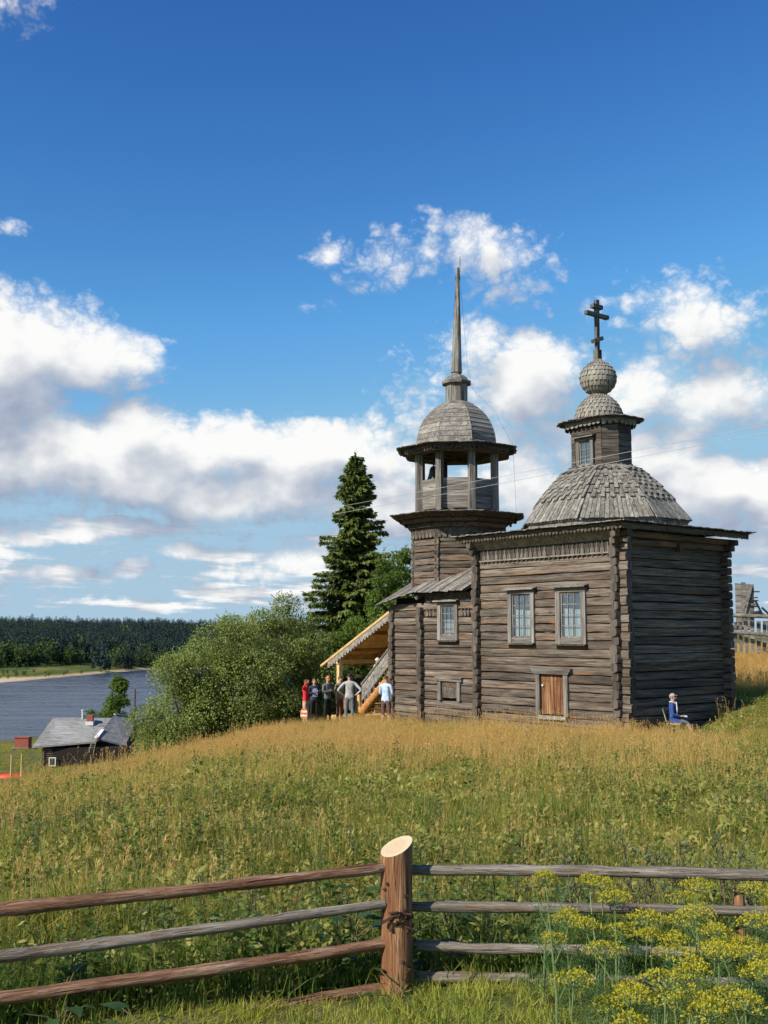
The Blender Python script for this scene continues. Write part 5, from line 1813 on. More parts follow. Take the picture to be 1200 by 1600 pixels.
def big_leaf(L, W, droop, seed):
    """heart-shaped leaf with a stalk side at the origin, wavy edge, seen as a real curved surface"""
    r = np.random.default_rng(seed)
    nu, nv = 7, 5
    V, Q = [], []
    for i in range(nu):
        t = i / (nu - 1)
        w = W * math.sin(math.pi * min(1, .12 + t * .92)) ** .8 * (1.15 - .45 * t)
        for j in range(nv):
            s = (j / (nv - 1) - .5) * 2
            x = L * (t - .14 * (s * s) * (1 - t) * 1.3)
            V.append((x, s * w / 2, -droop * t * t * L + .10 * L * abs(s) ** 1.3 * .6 + r.normal(0, .012) * L))
    for i in range(nu - 1):
        for j in range(nv - 1): Q.append((i * nv + j, i * nv + j + 1, (i + 1) * nv + j + 1, (i + 1) * nv + j))
    return np_mesh('leaf', V, Q, [M['burdock']], True)


def broad_plant(name, base, n, L, h, label, seed, cat='plant', group=None, spread=.16):
    r = np.random.default_rng(seed)
    o = empty(name, base); tag(o, label, cat, group)
    st = MB()
    meshes = [big_leaf(L, L * .8, .35, seed * 7 + i) for i in range(3)]
    for i in range(n):
        a = i * 2.4 + r.uniform(-.4, .4); z = h * r.uniform(.25, 1.0); d = spread * r.uniform(.5, 1.2)
        e = Vector((math.cos(a) * d, math.sin(a) * d, z))
        st.tube([(0, 0, -.03), Vector((e.x * .4, e.y * .4, z * .75)), e], [.006, .005, .003], 5)
        s = r.uniform(.55, 1.1)
        l = link('leaf', meshes[i % 3], o, e, (r.uniform(-.3, .3), r.uniform(-.5, .25), a)); l.scale = (s, s, s)
    st.obj('stalks', M['stem'], o, True)
    return o


BP = [
    (545, 1470, 6.45, 9, .13, .34, 'burdock with broad dark leaves under the lowest red rail, beside the thick post'),
    (515, 1500, 6.25, 8, .11, .24, 'leafy burdock between two red rails, a step left of the post'),
    (550, 1400, 6.8, 7, .12, .46, 'burdock with leaves showing above the middle rail, left of the thick post'),
    (660, 1510, 6.5, 8, .11, .22, 'dark leafy plant at the foot of the post, on its shaded side'),
    (700, 1440, 7.0, 8, .12, .40, 'burdock behind the second grey rail, near the thick post'),
    (800, 1400, 7.4, 7, .12, .40, 'burdock behind the upper grey rail, middle of the bay'),
    (250, 1600, 5.35, 5, .16, .20, 'plant with two large bright leaves in front of the lowest red rail'),
    (185, 1605, 5.25, 4, .14, .16, 'small broad leaved plant beside the plant with bright leaves'),
    (120, 1560, 5.6, 7, .10, .26, 'nettle-like leafy plant behind the lowest red rail at the edge of the picture'),
    (620, 1555, 6.0, 5, .07, .13, 'little green weed growing against the foot of the thick post'),
]
for i, (px, py, Y, n, L, h, lb) in enumerate(BP):
    X = (px - 600) / F_PX * Y
    broad_plant('burdock_plant' if 'burdock' in lb else 'leafy_plant', (X, Y, H(X, Y)), n, L, h, lb, 400 + i)


def stalky(base, h, label, seed, name='mugwort_plant'):
    r = np.random.default_rng(seed)
    o = empty(name, base); tag(o, label, 'plant', 'tall mugwort behind the fence')
    st = MB(); P, D = [], []
    for s in range(3):
        a = r.uniform(0, 6.28); ln = r.uniform(.02, .16)
        top = Vector((math.cos(a) * ln, math.sin(a) * ln, h * r.uniform(.75, 1)))
        st.tube([(0, 0, -.05), top * .5 + Vector((0, 0, .02)), top], [.006, .005, .002], 5)
        for j in range(16):
            t = r.uniform(.35, 1); c = top * t; b = r.uniform(0, 6.28); L = .13 * (1.15 - t) + .03
            e = c + Vector((math.cos(b) * L, math.sin(b) * L, L * 1.1))
            st.tube([c, e], [.002, .001], 3, cap=False)
            for q in range(9):
                f = r.uniform(.1, 1); P.append(np.array(c.lerp(e, f))); D.append(r.normal(0, .6, 3) + np.array([0, 0, .5]))
    st.obj('stem', M['bark'], o, True)
    V, Q = leaf_quads(P, D, r.uniform(.018, .045, len(P)), .011, r)
    link('leaves', np_mesh('leaves', V, Q, [M['weed_grey']]), o)
    return o


for i, (px, py, Y, lb) in enumerate(((1000, 1290, 7.0, 'tallest mugwort with brown stems, behind the top grey rail'), (900, 1330, 7.2, 'thin mugwort with a reddish stem, left of the tallest one'),
                                     (1060, 1320, 6.7, 'mugwort with brown stems just right of the tallest one'), (1130, 1300, 7.4, 'grey green mugwort above the pale sawn post stub'), (1175, 1340, 6.8, 'mugwort close to the edge of the picture, over the top rail'))):
    p = at(px, py, Y)
    stalky((p.x, Y, H(p.x, Y)), p.z - H(p.x, Y), lb, 500 + i)

# ------------------------------------------------------------------ the village house below the hill
M['slate'] = wood('grey_roof_sheet', (.13, .125, .12), (.24, .235, .225), (.34, .33, .315), (.22, .17, .13), .1, grain=.3, bump=.3, spread=.12)
M['brickred'] = plain('red_brick', (.30, .085, .06), .9, .35, 6)
M['boatred'] = plain('red_paint', (.62, .07, .03), .5, .15)
M['logdark'] = wood('house_log', (.04, .028, .02), (.11, .075, .055), (.20, .15, .11), None, bump=.5)
hz = -17.2
house = empty('log_house', (-40.5, 143, hz))
tag(house, 'low log house with grey sheet roof below the hill, near the river', 'house')
HO = Vector(house.location)


def hp(mb, name, mats, parent=house, off=HO, smooth=False):
    o = mb.obj(name, mats, parent, smooth); o.location = -off
    return o


def sheets(e0, e1, r0, r1, nc, nr, parent, off):
    for i in range(nc):
        for j in range(nr):
            q = []
            for (u, v) in ((i / nc, j / nr - (.04 if j else 0)), ((i + .97) / nc, j / nr - (.04 if j else 0)), ((i + .97) / nc, (j + 1) / nr), (i / nc, (j + 1) / nr)):
                q.append(e0.lerp(e1, u).lerp(r0.lerp(r1, u), v) + Vector((0, 0, .05 * (1 - (v * nr - j)) + random.uniform(0, .02))))
            hp(MB().slab(q, (0, 0, .03)), 'roof_sheet', M['slate'], parent, off)


E0, R0, R1, E1 = at(50, 1168, 140), at(83, 1122, 145), at(177, 1122, 146.5), at(149, 1160, 141)
B0, B1 = R0 + Vector((.6, 4.6, -3.2)), R1 + Vector((.6, 4.6, -3.2))
roof = hp(MB().slab([E0, E1, R1, R0], (0, 0, -.08)).slab([R0, R1, B1, B0], (0, 0, -.08)), 'roof', M['slate'])
sheets(E0, E1, R0, R1, 8, 3, roof, Vector((0, 0, 0)))
R1b, R2, E1b, E2 = at(179, 1117, 146.7), at(216, 1120, 149.5), at(150, 1154, 141.3), at(196, 1166, 143)
ext = hp(MB().slab([E1b, E2, R2, R1b], (0, 0, -.08)), 'roof', M['slate'])
sheets(E1b, E2, R1b, R2, 4, 3, ext, Vector((0, 0, 0)))
hp(MB().beam(E1 + Vector((.1, -.05, .12)), R1 + Vector((.1, 0, .12)), .30, .05), 'flashing', M['brickred'])
hp(MB().beam(R1b + Vector((0, 0, .1)), R2 + Vector((0, 0, .1)), .35, .10).beam(E1b + Vector((0, 0, .08)), E1b.lerp(R1b, .35) + Vector((0, 0, .08)), .5, .06), 'ridge_board', M['white'])
w0, w1 = E0 + Vector((1.3, .7, 0)), E1 + Vector((-.2, .7, 0))
for k in range(10):
    z = hz + .15 + k * .27
    hp(MB().tube([(w0.x - .2, w0.y, z), (w1.x + 4.5, w1.y + 1.0, z)], .15, 8), 'log', M['logdark'], house, HO, True)
    hp(MB().tube([(w0.x, w0.y - .2, z + .13), (w0.x + .9, w0.y + 7.6, z + .13)], .15, 8), 'log', M['logdark'], house, HO, True)
hp(MB().slab([(w0.x, w0.y, E0.z), (w0.x + .9, w0.y + 7.6, E0.z), (R0.x + 1.0, R0.y, R0.z - .2)], (.1, 0, 0)), 'gable', M['logdark'])
hp(MB().box((w0.x, w0.y + .1, hz), (w1.x + 4, w0.y + 7, E0.z - .1)), 'inner_wall', M['core'])
wx = at(80, 1190, 140)
hw = hp(MB().box((wx.x - .45, w0.y - .28, hz + .5), (wx.x + .45, w0.y - .2, hz + .62)).box((wx.x - .45, w0.y - .28, hz + 1.5), (wx.x + .45, w0.y - .2, hz + 1.62)).box((wx.x - .45, w0.y - .28, hz + .62), (wx.x - .33, w0.y - .2, hz + 1.5)).box((wx.x + .33, w0.y - .28, hz + .62), (wx.x + .45, w0.y - .2, hz + 1.5)), 'window', M['white'])
hp(MB().box((wx.x - .33, w0.y - .24, hz + .62), (wx.x + .33, w0.y - .23, hz + 1.5)), 'pane', M['glass'], hw, Vector((0, 0, 0)))
cp = at(141, 1124, 144.6)
ch = hp(MB().box((cp.x - .38, cp.y - .35, cp.z - .8), (cp.x + .38, cp.y + .35, cp.z + .55)), 'chimney', M['brickred'])
hp(MB().box((cp.x - .5, cp.y - .45, cp.z - .75), (cp.x + .5, cp.y + .45, cp.z - .25)), 'chimney_foot', M['white'], ch, Vector((0, 0, 0)))
pp = at(129, 1118, 145.5)
hp(MB().tube([(pp.x, pp.y, pp.z - .6), (pp.x, pp.y, pp.z + .6)], .11, 8).tube([(pp.x, pp.y, pp.z + .62), (pp.x, pp.y, pp.z + .75)], .2, 8), 'stove_pipe', M['white'])
# ladder on the lower roof
l0, l1 = at(143, 1168, 140.2), at(149, 1152, 140.9)
ld = empty('ladder', l0); tag(ld, 'grey wooden ladder leaning on the lower roof of the log house', 'ladder')
d = l1 - l0
for s in (-.28, .28):
    MB().beam((s, 0, -.6), (s + d.x, d.y, d.z + .3), .07, .07).obj('rail', M['grey'], ld)
for i in range(6):
    t = i / 5.5
    MB().beam((-.28 + d.x * t, d.y * t - .02, d.z * t), (.28 + d.x * t, d.y * t - .02, d.z * t), .05, .05).obj('rung', M['grey'], ld)

# red brick hut, its board floor on stumps
b = at(36, 1168, 166)
b.z = max(b.z, H(b.x, 166))
hut = empty('brick_hut', (b.x, 166, b.z)); tag(hut, 'small red brick block on a plank, beside the log house', 'hut')
MB().box((-1.02, -.8, .06), (1.02, .8, 1.50), 0, .02).obj('wall', M['brickred'], hut)
MB().box((-1.1, -.88, 1.50), (1.1, .88, 1.60), 0, .02).obj('cap', M['brickred'], hut)
MB().box((-1.6, -1.0, -.10), (1.2, 1.0, .055), 0, .02).obj('plank', M['grey'], hut)
for s in (-1.1, .9): MB().tube([(s, -.6, H(b.x, 166) - b.z - .3), (s, -.6, -.10)], .16, 8).obj('leg', M['bark'], hut)
# upturned red boat and two stakes
bp = at(16, 1203, 127); bz = H(bp.x, 127)
boat = empty('rowing_boat', (bp.x, 127, bz), .1); tag(boat, 'red boat lying upturned on the grass by two stakes', 'boat')
mb = MB(); sec = []
for i in range(9):
    t = i / 8; x = -1.7 + 3.4 * t; w = .62 * math.sin(math.pi * (.06 + .88 * t)) ** .6; h = .52 * math.sin(math.pi * (.1 + .8 * t)) ** .5
    sec.append([(x, -w, 0), (x, -w * .92, h * .55), (x, -w * .5, h * .95), (x, 0, h), (x, w * .5, h * .95), (x, w * .92, h * .55), (x, w, 0)])
vs = [p for s in sec for p in s]
mb.add(vs, [(i * 7 + j, i * 7 + j + 1, (i + 1) * 7 + j + 1, (i + 1) * 7 + j) for i in range(8) for j in range(6)] + [tuple(range(7)), tuple(56 + j for j in reversed(range(7)))])
mb.obj('hull', M['boatred'], boat, True)
MB().beam((-1.7, 0, .50), (1.7, 0, .50), .06, .10).obj('keel', M['brickred'], boat)
for i, (px, y0, y1, lb) in enumerate(((17, 1180, 1206, 'thin wooden stake standing in front of the red boat'), (33, 1178, 1205, 'thin wooden stake just right of the red boat'))):
    t, q = at(px, y0, 126), at(px, y1, 126)
    o = MB().tube([(0, 0, min(0, H(q.x, 126) - q.z) - .3), (.02, 0, 1.0), (0, 0, t.z - q.z)], [.09, .085, .07], 8).obj('stake', M['fresh_z'], None, True, q)
    tag(o, lb, 'stake', 'stakes by the boat')
# pole and trees by the house
q = at(211, 1076, 150)
up = empty('utility_pole', (q.x, 150, H(q.x, 150))); tag(up, 'grey wooden utility pole behind the log house', 'pole')
hh = q.z - H(q.x, 150)
MB().tube([(0, 0, -.4), (0, 0, hh)], [.17, .12], 8).obj('pole', M['bark'], up, True)
MB().beam((-.7, 0, hh - .5), (.7, 0, hh - .5), .1, .12).obj('crossarm', M['bark'], up)
tx = at(186, 1055, 160)
broadleaf('round_tree', (tx.x, 160, H(tx.x, 160)), tx.z - H(tx.x, 160), 5.6, 'dense green cone shaped tree behind the log house', 9000, M['alder'], 31, .38, 46, .06, shape=2.0, sprigs=20, stems=1, trunk_r=.2)
tx = at(143, 1108, 158)
broadleaf('round_bush', (tx.x, 158, H(tx.x, 158)), tx.z - H(tx.x, 158), 3.4, 'small dark bush showing over the ridge of the log house', 2500, M['alder'], 32, .34, 20, .06, sprigs=10, cat='bush')

# ------------------------------------------------------------------ ramshackle grey fence and boards at the edge of the field
def gz_(x, y): return H(x, y)
YF = 56.0
pl = empty('plank_screen', at(1168, 966, YF)); tag(pl, 'upright grey planks of a ramshackle shed behind the church', 'shed')
for i, (u, v, t0) in enumerate(((1150, 1159, 912), (1159, 1166, 910), (1166, 1172, 912), (1172, 1179, 913))):
    a, b_ = at(u, 966, YF), at(v, 966, YF); t = at(u, t0, YF)
    MB().slab([(a.x - pl.location.x, i * .01, -.6), (b_.x - pl.location.x - .01, i * .01, -.6), (b_.x - pl.location.x + .04, i * .01, t.z - a.z), (a.x - pl.location.x + .02, i * .01, t.z - a.z + random.uniform(-.05, .05))], (0, .05, 0)).obj('plank', M['grey'], pl)
MB().beam((-.2, -.06, .1), (.25, -.06, 1.7), .12, .04, (0, 1, 0)).obj('brace', M['grey'], pl)
MB().beam((-.35, -.06, .1), (-.1, -.06, .7), .10, .04, (0, 1, 0)).obj('brace', M['grey'], pl)
for i, (x1, z) in enumerate(((.68, 1.36), (.58, 1.06), (.60, .90), (.5, .72))):
    MB().beam((.3, .05, z), (x1, .05, z), .06, .07).obj('stub_rail', M['bark'], pl)
ir = empty('hay_rake', at(1188, 966, YF)); tag(ir, 'black iron implement resting on the top beam of the grey fence', 'implement')
for p_, q_ in (((-.6, 0, .9), (-.2, 0, .88)), ((-.22, 0, .9), (.15, 0, .1)), ((.1, 0, .55), (.5, 0, .15)), ((-.5, 0, .62), (-.15, 0, .6))):
    MB().beam(p_, q_, .07, .09).obj('bar', M['iron'], ir)
MB().tube([(-.55, 0, .02), (-.4, 0, .22), (-.1, 0, .26), (.2, 0, .12), (.3, 0, .02)], [.06, .12, .14, .1, .05], 8).obj('hub', M['iron'], ir, True)
gf = empty('picket_fence', at(1180, 1004, YF - .5)); tag(gf, 'low grey picket fence at the edge of the field behind the church', 'fence')
o0 = Vector(gf.location)
for (y0, y1, th, nm) in ((963, 962, .22, 'beam'), (988, 994, .20, 'rail')):
    a, b_ = at(1130, y0 - 2, YF - .5) - o0, at(1260, y1 + 5, YF - 1.5) - o0
    MB().tube([a, a.lerp(b_, .5) + Vector((0, 0, .03)), b_], th / 2, 8).obj(nm, M['grey'], gf, True)
for i in range(14):
    px = 1140 + i * 9
    a, t = at(px, 1004 + i * .3, YF - .4) - o0, at(px + random.uniform(-2, 2), 968 + random.uniform(-1, 5), YF - .4) - o0
    MB().beam(a - Vector((0, 0, .5)), t, random.uniform(.14, .24), .04, (0, 1, 0), 0, .01).obj('picket', M['grey'], gf)

# ------------------------------------------------------------------ overhead wires
M['wire'] = plain('aluminium_wire', (.50, .50, .50), .4, .05, metallic=.3)
for i, (yl, yr) in enumerate(((889, 640), (898, 652))):
    a, b_ = at(-60, yl, 62), at(1320, yr, 19)
    pts = []
    for j in range(41):
        t = j / 40
        p = a.lerp(b_, t); p.z -= .35 * 4 * t * (1 - t) * .6
        pts.append(p)
    o = MB().tube(pts, .005, 5).obj('overhead_wire', M['wire'])
    tag(o, 'upper of the two pale wires crossing in front of the towers' if i == 0 else 'lower of the two pale wires crossing in front of the towers', 'wire', 'overhead wires')

# ------------------------------------------------------------------ people
def cloth(name, col, rough=.85): return plain(name, col, rough, .28, 14, bump=1.0)


M['skin'] = plain('skin', (.50, .29, .20), .55, .08)
M['shoe'] = plain('shoe', (.03, .026, .024), .6, .2)
M['eye'] = plain('eye', (.02, .015, .012), .3, .1)
ARMS = {   # elbow, wrist, hand tip for the arm on +x; the figure faces -y
    'down': ((.24, .03, 1.14), (.25, -.04, .91), (.25, -.07, .80)),
    'hips': ((.42, .10, 1.17), (.24, .02, 1.00), (.16, -.03, .97)),
    'cross': ((.25, -.05, 1.16), (.05, -.20, 1.20), (-.07, -.20, 1.23)),
    'hold': ((.24, -.02, 1.14), (.17, -.24, 1.08), (.13, -.33, 1.08)),
    'raise': ((.38, -.08, 1.42), (.34, -.16, 1.66), (.32, -.18, 1.76)),
    'rail': ((.28, -.10, 1.20), (.26, -.34, 1.14), (.26, -.43, 1.13)),
    'head': ((.36, -.10, 1.50), (.14, -.14, 1.66), (.05, -.14, 1.68)),
}


def person(base, face, h, label, shirt, pants, shoe='shoe', hair=None, cap=None, armR='down', armL='down', sleeves=True, shorts=False, sit=False, bend=0.0, beard=False, group=None, brim=True, hairlen=0.0, vest=None):
    o = empty('person', base, face)
    tag(o, label, 'person', group)
    k = h / 1.74
    J, R, Bn = [], [], []      # joints, radii, bones (i, j, material)
    SH, PA, SK, SO = 0, 1, 2, 3

    def j(p, r):
        J.append(Vector(p)); R.append(r if isinstance(r, tuple) else (r, r)); return len(J) - 1

    def bone(a, b, m): Bn.append((a, b, m))
    zs = -.47 if sit else 0.0
    def tz(p):                 # lean the upper body forwards about the hips
        x, y, z = p
        if bend:
            c, s = math.cos(bend), math.sin(bend); dz = z - .95
            y, z = y * c - dz * s, .95 + y * s + dz * c
        return (x, y, z + zs)
    pel = j(tz((0, 0, .95)), (.150, .108))
    wa = j(tz((0, 0, 1.10)), (.135, .10)); bone(pel, wa, SH)
    chs = j(tz((0, .005, 1.28)), (.172, .115)); bone(wa, chs, SH)
    sh = j(tz((0, .01, 1.42)), (.115, .085)); bone(chs, sh, SH)
    nk_ = j(tz((0, .0, 1.50)), .052); bone(sh, nk_, SK)
    hl = j(tz((0, -.022, 1.56)), (.062, .075)); bone(nk_, hl, SK)
    hm = j(tz((0, -.018, 1.64)), (.075, .092)); bone(hl, hm, SK)
    ht_ = j(tz((0, -.005, 1.705)), (.058, .07)); bone(hm, ht_, SK)
    hands = []
    for s, pose in ((1, armR), (-1, armL)):
        e, w, f = ARMS[pose]
        a = j(tz((s * .195, .01, 1.405)), .066); bone(sh, a, SH)
        b = j(tz((s * e[0], e[1], e[2])), .045); bone(a, b, SH)
        c = j(tz((s * w[0], w[1], w[2])), .030); bone(b, c, SH if sleeves else SK)
        hands.append((Vector(tz((s * w[0], w[1], w[2]))), Vector(tz((s * f[0], f[1], f[2]))), s))
    for s in (1, -1):
        if sit:
            a = j((s * .09, .0, .92 + zs), (.10, .10)); kn = j((s * .11, -.42, .90 + zs), .062); an_ = j((s * .09, -.62, .92 + zs - .38), .040); to = j((s * .10, -.80, .92 + zs - .36), .032)
        else:
            a = j((s * .095, .0, .87), (.098, .10)); kn = j((s * .115, -.015, .49), .068); an_ = j((s * .125, .02, .09), .050); to = j((s * .12, -.13, .035), .034)
        bone(pel, a, PA); bone(a, kn, PA); bone(kn, an_, SK if shorts else PA); bone(an_, to, SO)
    me = bpy.data.meshes.new('body')
    me.from_pydata([tuple(p) for p in J], [(a, b) for a, b, _ in Bn], [])
    tmp = bpy.data.objects.new('tmp', me); COL.objects.link(tmp)
    sk_ = tmp.modifiers.new('skin', 'SKIN'); sk_.use_smooth_shade = True
    if not me.skin_vertices: raise RuntimeError('no skin layer')
    for i, v in enumerate(me.skin_vertices[0].data):
        v.radius = R[i]; v.use_root = (i == 0)
    ss = tmp.modifiers.new('sub', 'SUBSURF'); ss.levels = 2; ss.render_levels = 2
    bpy.context.view_layer.update()
    dg = bpy.context.evaluated_depsgraph_get()
    body = bpy.data.meshes.new_from_object(tmp.evaluated_get(dg))
    bpy.data.objects.remove(tmp)
    V = np.array([v.co[:] for v in body.vertices]); Fc = [tuple(p.vertices) for p in body.polygons]
    ctr = np.array([V[list(f)].mean(0) for f in Fc])
    best = np.full(len(Fc), 1e9); mi = np.zeros(len(Fc), int)
    for a, b, m in Bn:
        A_, B_ = np.array(J[a]), np.array(J[b]); d_ = B_ - A_
        t = np.clip(((ctr - A_) @ d_) / (d_ @ d_), 0, 1)
        dist = np.linalg.norm(ctr - (A_ + t[:, None] * d_), axis=1)
        dist = dist - (.04 if m in (SH, PA) else 0) * (t * 0 + 1) * .5
        k_ = dist < best; best[k_] = dist[k_]; mi[k_] = m
    hem = .86 + zs
    mi[(mi == PA) & (ctr[:, 2] > hem + .04) & (np.abs(ctr[:, 1]) < .25)] = SH
    if shorts: mi[(mi == SK) & (ctr[:, 2] > .42 + zs) & (ctr[:, 2] < .7) & (np.abs(ctr[:, 0]) < .2) & (not sit)] = PA
    mb = MB(); mb.v = [tuple(v) for v in V]; mb.f = list(Fc); mb.m = list(int(x) for x in mi)
    # hands: palm and five bent fingers
    for w, f, s in hands:
        d_ = (f - w); L = d_.length; d_.normalize()
        sd = d_.cross(Vector((0, 1, 0) if abs(d_.y) < .8 else (0, 0, 1))).normalized()
        up_ = sd.cross(d_)
        pc = w + d_ * .07
        mb.tube([w - d_ * .02, w + d_ * .03, pc, pc + d_ * .02], [.026, .036, .038, .030], 8, SK, sq=.6)
        for q, ln in ((-1.5, .060), (-.5, .072), (.5, .068), (1.5, .052)):
            b0 = pc + sd * (q * .017) + d_ * .01
            m1 = b0 + d_ * ln * .5; m2 = m1 + (d_ * .8 - up_ * .6 * s).normalized() * ln * .5
            mb.tube([b0, m1, m2], [.0095, .0085, .007], 6, SK)
        b0 = w + d_ * .035 + sd * .030
        mb.tube([b0, b0 + sd * .025 + d_ * .02, b0 + sd * .030 + d_ * .05], [.011, .0095, .008], 6, SK)
    # nose and ears
    def hd(x, y, z): return Vector(tz((x, y, z)))
    mb.tube([hd(0, -.095, 1.655), hd(0, -.118, 1.615), hd(0, -.10, 1.60)], [.008, .016, .012], 6, SK)
    for s in (1, -1): mb.tube([hd(s * .074, .0, 1.655), hd(s * .086, .005, 1.63), hd(s * .074, .0, 1.605)], [.010, .016, .008], 6, SK)
    mats = [shirt, pants, M['skin'], M[shoe]]
    bo = mb.obj('body', mats, o, True)
    bo.scale = (k, k, k)
    def child(m_, nm, mt, sm=True):
        c = m_.obj(nm, mt, o, sm); c.scale = (k, k, k); return c
    ey = MB()
    for s in (1, -1): ey.lathe([(.002, -.008), (.010, 0), (.002, .008)], 8, hd(s * .032, -.100, 1.645))
    ey.box(hd(-.022, -.108, 1.572), hd(.022, -.098, 1.580)) if not bend else None
    child(ey, 'face_features', M['eye'])
    if vest: child(MB().slab([hd(-.11, -.125, 1.02), hd(.11, -.125, 1.02), hd(.12, -.13, 1.26), hd(.07, -.115, 1.36), hd(-.07, -.115, 1.36), hd(-.12, -.13, 1.26)], (0, -.012, 0)), 'jacket_front', vest, False)
    top = cap or hair
    if top:
        hb = MB(); rows = 7; n_ = 14
        vs = []
        for i in range(rows):
            ph = (i / (rows - 1)) * (1.42 if cap else (1.55 + hairlen))
            for q in range(n_):
                th = 2 * math.pi * q / n_
                front = max(0, -math.sin(th))
                ph2 = ph * (1 - .52 * front * (0 if cap else 1)) if not cap else ph * (1 - .22 * front)
                rr = math.sin(min(ph2, 1.7)) * (.094 if cap else .090)
                vs.append(hd(rr * math.cos(th) * .92, -.012 + rr * math.sin(th) * 1.13, 1.645 + .115 * math.cos(ph2) - max(0, ph2 - 1.57) * .10))
        hb.add(vs, [(i * n_ + q, i * n_ + (q + 1) % n_, (i + 1) * n_ + (q + 1) % n_, (i + 1) * n_ + q) for i in range(rows - 1) for q in range(n_)])
        co = child(hb, 'cap' if cap else 'hair', cap or hair)
        if cap and brim:
            bm_ = MB().slab([hd(-.075, -.075, 1.695), hd(-.058, -.15, 1.680), hd(0, -.175, 1.676), hd(.058, -.15, 1.680), hd(.075, -.075, 1.695)], (0, 0, .008))
            child(bm_, 'cap_brim', cap, False)
        if cap and hair:
            child(MB().tube([hd(-.068, .02, 1.645), hd(-.035, .062, 1.635), hd(.035, .062, 1.635), hd(.068, .02, 1.645)], [.016, .024, .024, .016], 6), 'hair', hair)
    return o


def stand(px, py, Y, h): 
    """base point so that the top of the head shows at the pixel"""
    p = at(px, py, Y)
    return (p.x, Y, p.z - h)


GP = 'visitors gathered at the porch'
C = {n: cloth(n + '_cloth', c) for n, c in dict(red=(.62, .03, .035), navy=(.03, .045, .09), lblue=(.42, .53, .70), grey=(.42, .42, .41), dgrey=(.12, .13, .14), khaki=(.22, .19, .11), olive=(.14, .14, .09), black=(.015, .015, .018),
     paleblue=(.50, .60, .66), shirtblue=(.45, .56, .72), brownp=(.13, .07, .055), jean=(.16, .17, .18), orange=(.85, .20, .03), beige=(.45, .38, .28), white=(.70, .70, .68), blue=(.035, .075, .26), capgrey=(.32, .31, .30), brightblue=(.18, .32, .75)).items()}
HR = {n: cloth(n + '_hair', c, .7) for n, c in dict(dark=(.025, .02, .017), brown=(.10, .055, .03), red=(.38, .13, .06), white=(.62, .60, .55), grey=(.3, .29, .27)).items()}
FR = math.pi     # turned away from the camera
person(stand(478, 1062, 41.6, 1.66), 1.2, 1.66, 'person in a long red jacket with one arm raised, at the edge of the group', C['red'], C['beige'], hair=HR['brown'], armR='down', armL='head', group=GP)
person(stand(491, 1061, 42.2, 1.62), .4, 1.62, 'person in dark jacket with light blue front, between red jacket and orange hat', C['navy'], C['black'], hair=HR['red'], armR='cross', armL='cross', group=GP, vest=C['lblue'])
person(stand(512, 1057, 41.9, 1.72), .7, 1.72, 'person in an orange knitted hat and grey top with folded arms', C['dgrey'], C['black'], cap=C['orange'], brim=False, armR='cross', armL='cross', group=GP)
person(stand(531, 1057, 42.4, 1.72), .9, 1.72, 'person in khaki jacket standing behind the pale porch post', C['khaki'], C['brownp'], hair=HR['brown'], armR='down', armL='down', group=GP)
person(stand(549, 1044, 45.2, 1.80), 1.9, 1.80, 'tall man in olive clothes looking up the stairs under the porch roof', C['olive'], C['olive'], hair=HR['brown'], armR='down', armL='hold', group=GP)
person(stand(560, 1050, 44.6, 1.70), 2.2, 1.70, 'person all in black at the foot of the stairs', C['black'], C['black'], hair=HR['dark'], armR='down', armL='down', group=GP)
person(stand(546, 1053, 40.6, 1.80), FR + .1, 1.80, 'man in light grey shirt seen from behind with hands on his hips', C['grey'], C['jean'], hair=HR['dark'], armR='hips', armL='hips', group=GP)
person(stand(603, 1056, 37.4, 1.74), FR - .5, 1.74, 'man in pale blue shirt and dark shorts seen from behind beside the log wall', C['shirtblue'], C['brownp'], hair=HR['brown'], armR='hold', armL='hold', shorts=True, group=GP)
def on_stair(b, a): return CW(b, a, sz(a) + .15)
person(on_stair(.95, 13.7), 2.3, 1.66, 'person in pale blue shirt bending on the lower steps of the porch', C['paleblue'], C['jean'], hair=HR['dark'], armR='rail', armL='rail', bend=.55, group=GP)
person(on_stair(.85, 13.08), 1.9, 1.72, 'white haired man in grey shirt climbing the porch stairs', C['grey'], C['dgrey'], hair=HR['white'], armR='rail', armL='rail', bend=.12, group=GP)
# orange bags
for (px, py, Y, lb) in ((475, 1113, 41.2, 'orange and white striped bag held low beside the red jacket'), (535, 1099, 43.6, 'bright orange bag between the porch post and the man in grey')):
    p = at(px, py, Y)
    bg_ = empty('bag', p - Vector((0, 0, .22))); tag(bg_, lb, 'bag', 'orange bags of the visitors')
    mb = MB()
    for i in range(5):
        z = i * .1; w = .15 + .03 * math.sin(i * .9); d_ = .09 * (1 - .12 * i)
        mb.box((-w, -d_, z), (w, d_, z + .098), 0 if (i % 2 == 0 or 'bright' in lb) else 1, .01)
    bg_.scale = (.72, .72, .72)
    mb.obj('bag_body', [C['orange'], C['white']], bg_)
    for s in (-.06, .06): MB().tube([(-.08, s, .48), (-.05, s, .60), (.05, s, .60), (.08, s, .48)], .010, 6).obj('handle', C['orange'], bg_, True)

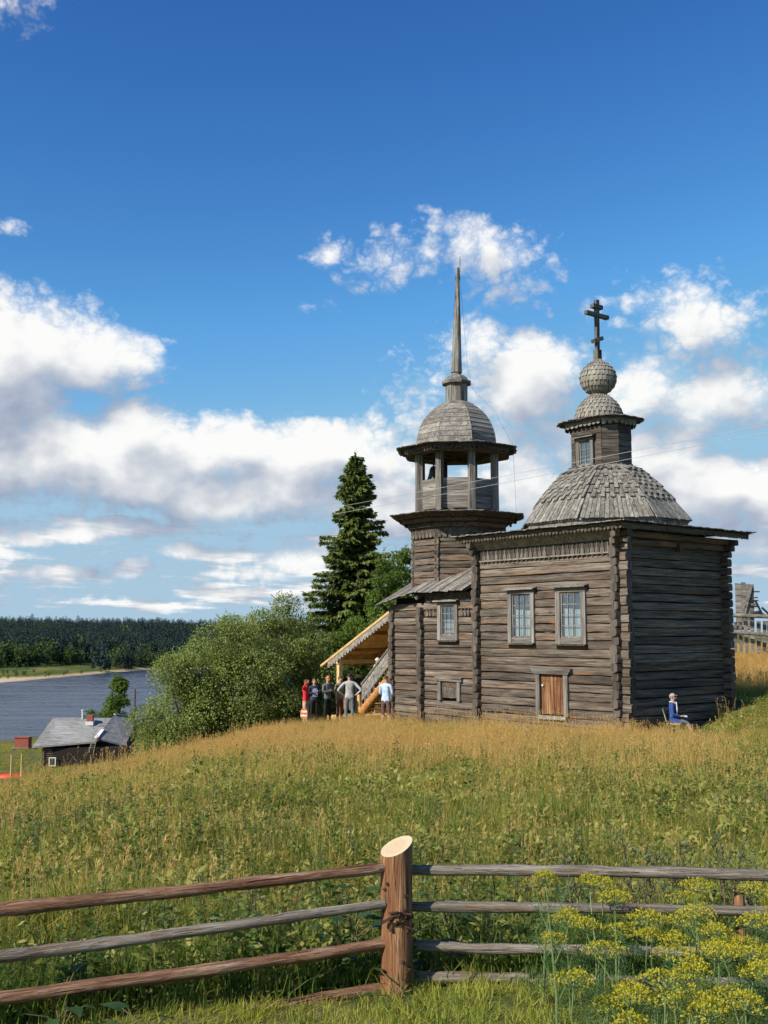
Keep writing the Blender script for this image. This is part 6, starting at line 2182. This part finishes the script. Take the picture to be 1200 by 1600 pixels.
# seated reader by the shaded wall, on a folding chair
sp_ = at(1050, 1083, 32.6)
seat_h = .40
bz = sp_.z - (1.76 - .47) * 1.68 / 1.74
sx_, sy_ = sp_.x, 32.6
rd = person((sx_, sy_, bz), 1.25, 1.68, 'person in grey cap and blue jacket sitting against the shaded wall with a book', C['blue'], C['dgrey'], cap=C['capgrey'], hair=HR['grey'], armR='hold', armL='hold', sit=True, shorts=True)
sf = MB().slab([(-.085, -.115, .62), (.085, -.115, .62), (.11, -.125, .80), (.075, -.11, .97), (0, -.09, 1.0), (-.075, -.11, .97), (-.11, -.125, .80)], (0, -.02, 0))
sf.tube([(-.07, .02, .98), (-.055, -.06, .965), (.0, -.085, .95), (.055, -.06, .965), (.07, .02, .98), (.0, .07, .985), (-.07, .02, .98)], .024, 8)
sf.obj('scarf', C['white'], rd, True)
bkm = empty('open_book', (sx_, sy_, bz), 1.25); tag(bkm, 'open bright blue book on the lap of the seated person', 'book')
MB().slab([(-.16, -.42, .56), (0, -.42, .53), (0, -.24, .55), (-.16, -.24, .58)], (0, 0, .015)).slab([(0, -.42, .53), (.16, -.42, .56), (.16, -.24, .58), (0, -.24, .55)], (0, 0, .015)).obj('cover', C['brightblue'], bkm)
MB().slab([(-.15, -.41, .576), (0, -.41, .548), (0, -.25, .568), (-.15, -.25, .596)], (0, 0, .008)).slab([(0, -.41, .548), (.15, -.41, .576), (.15, -.25, .596), (0, -.25, .568)], (0, 0, .008)).obj('pages', C['white'], bkm)
chair = empty('folding_chair', (sx_, sy_, bz), 1.25); tag(chair, 'low folding chair under the person by the shaded wall', 'chair')
MB().box((-.22, -.22, .345), (.22, .16, .375)).obj('seat', C['beige'], chair)
MB().slab([(-.22, .16, .42), (.22, .16, .42), (.22, .26, .80), (-.22, .26, .80)], (0, .02, 0)).obj('backrest', C['beige'], chair)
for s in (-.21, .21):
    MB().tube([(s, -.24, -.12), (s, .12, .37), (s, .27, .82)], .013, 6).obj('leg', M['iron'], chair, True)
    MB().tube([(s, .22, -.12), (s, -.22, .36)], .013, 6).obj('leg', M['iron'], chair, True)
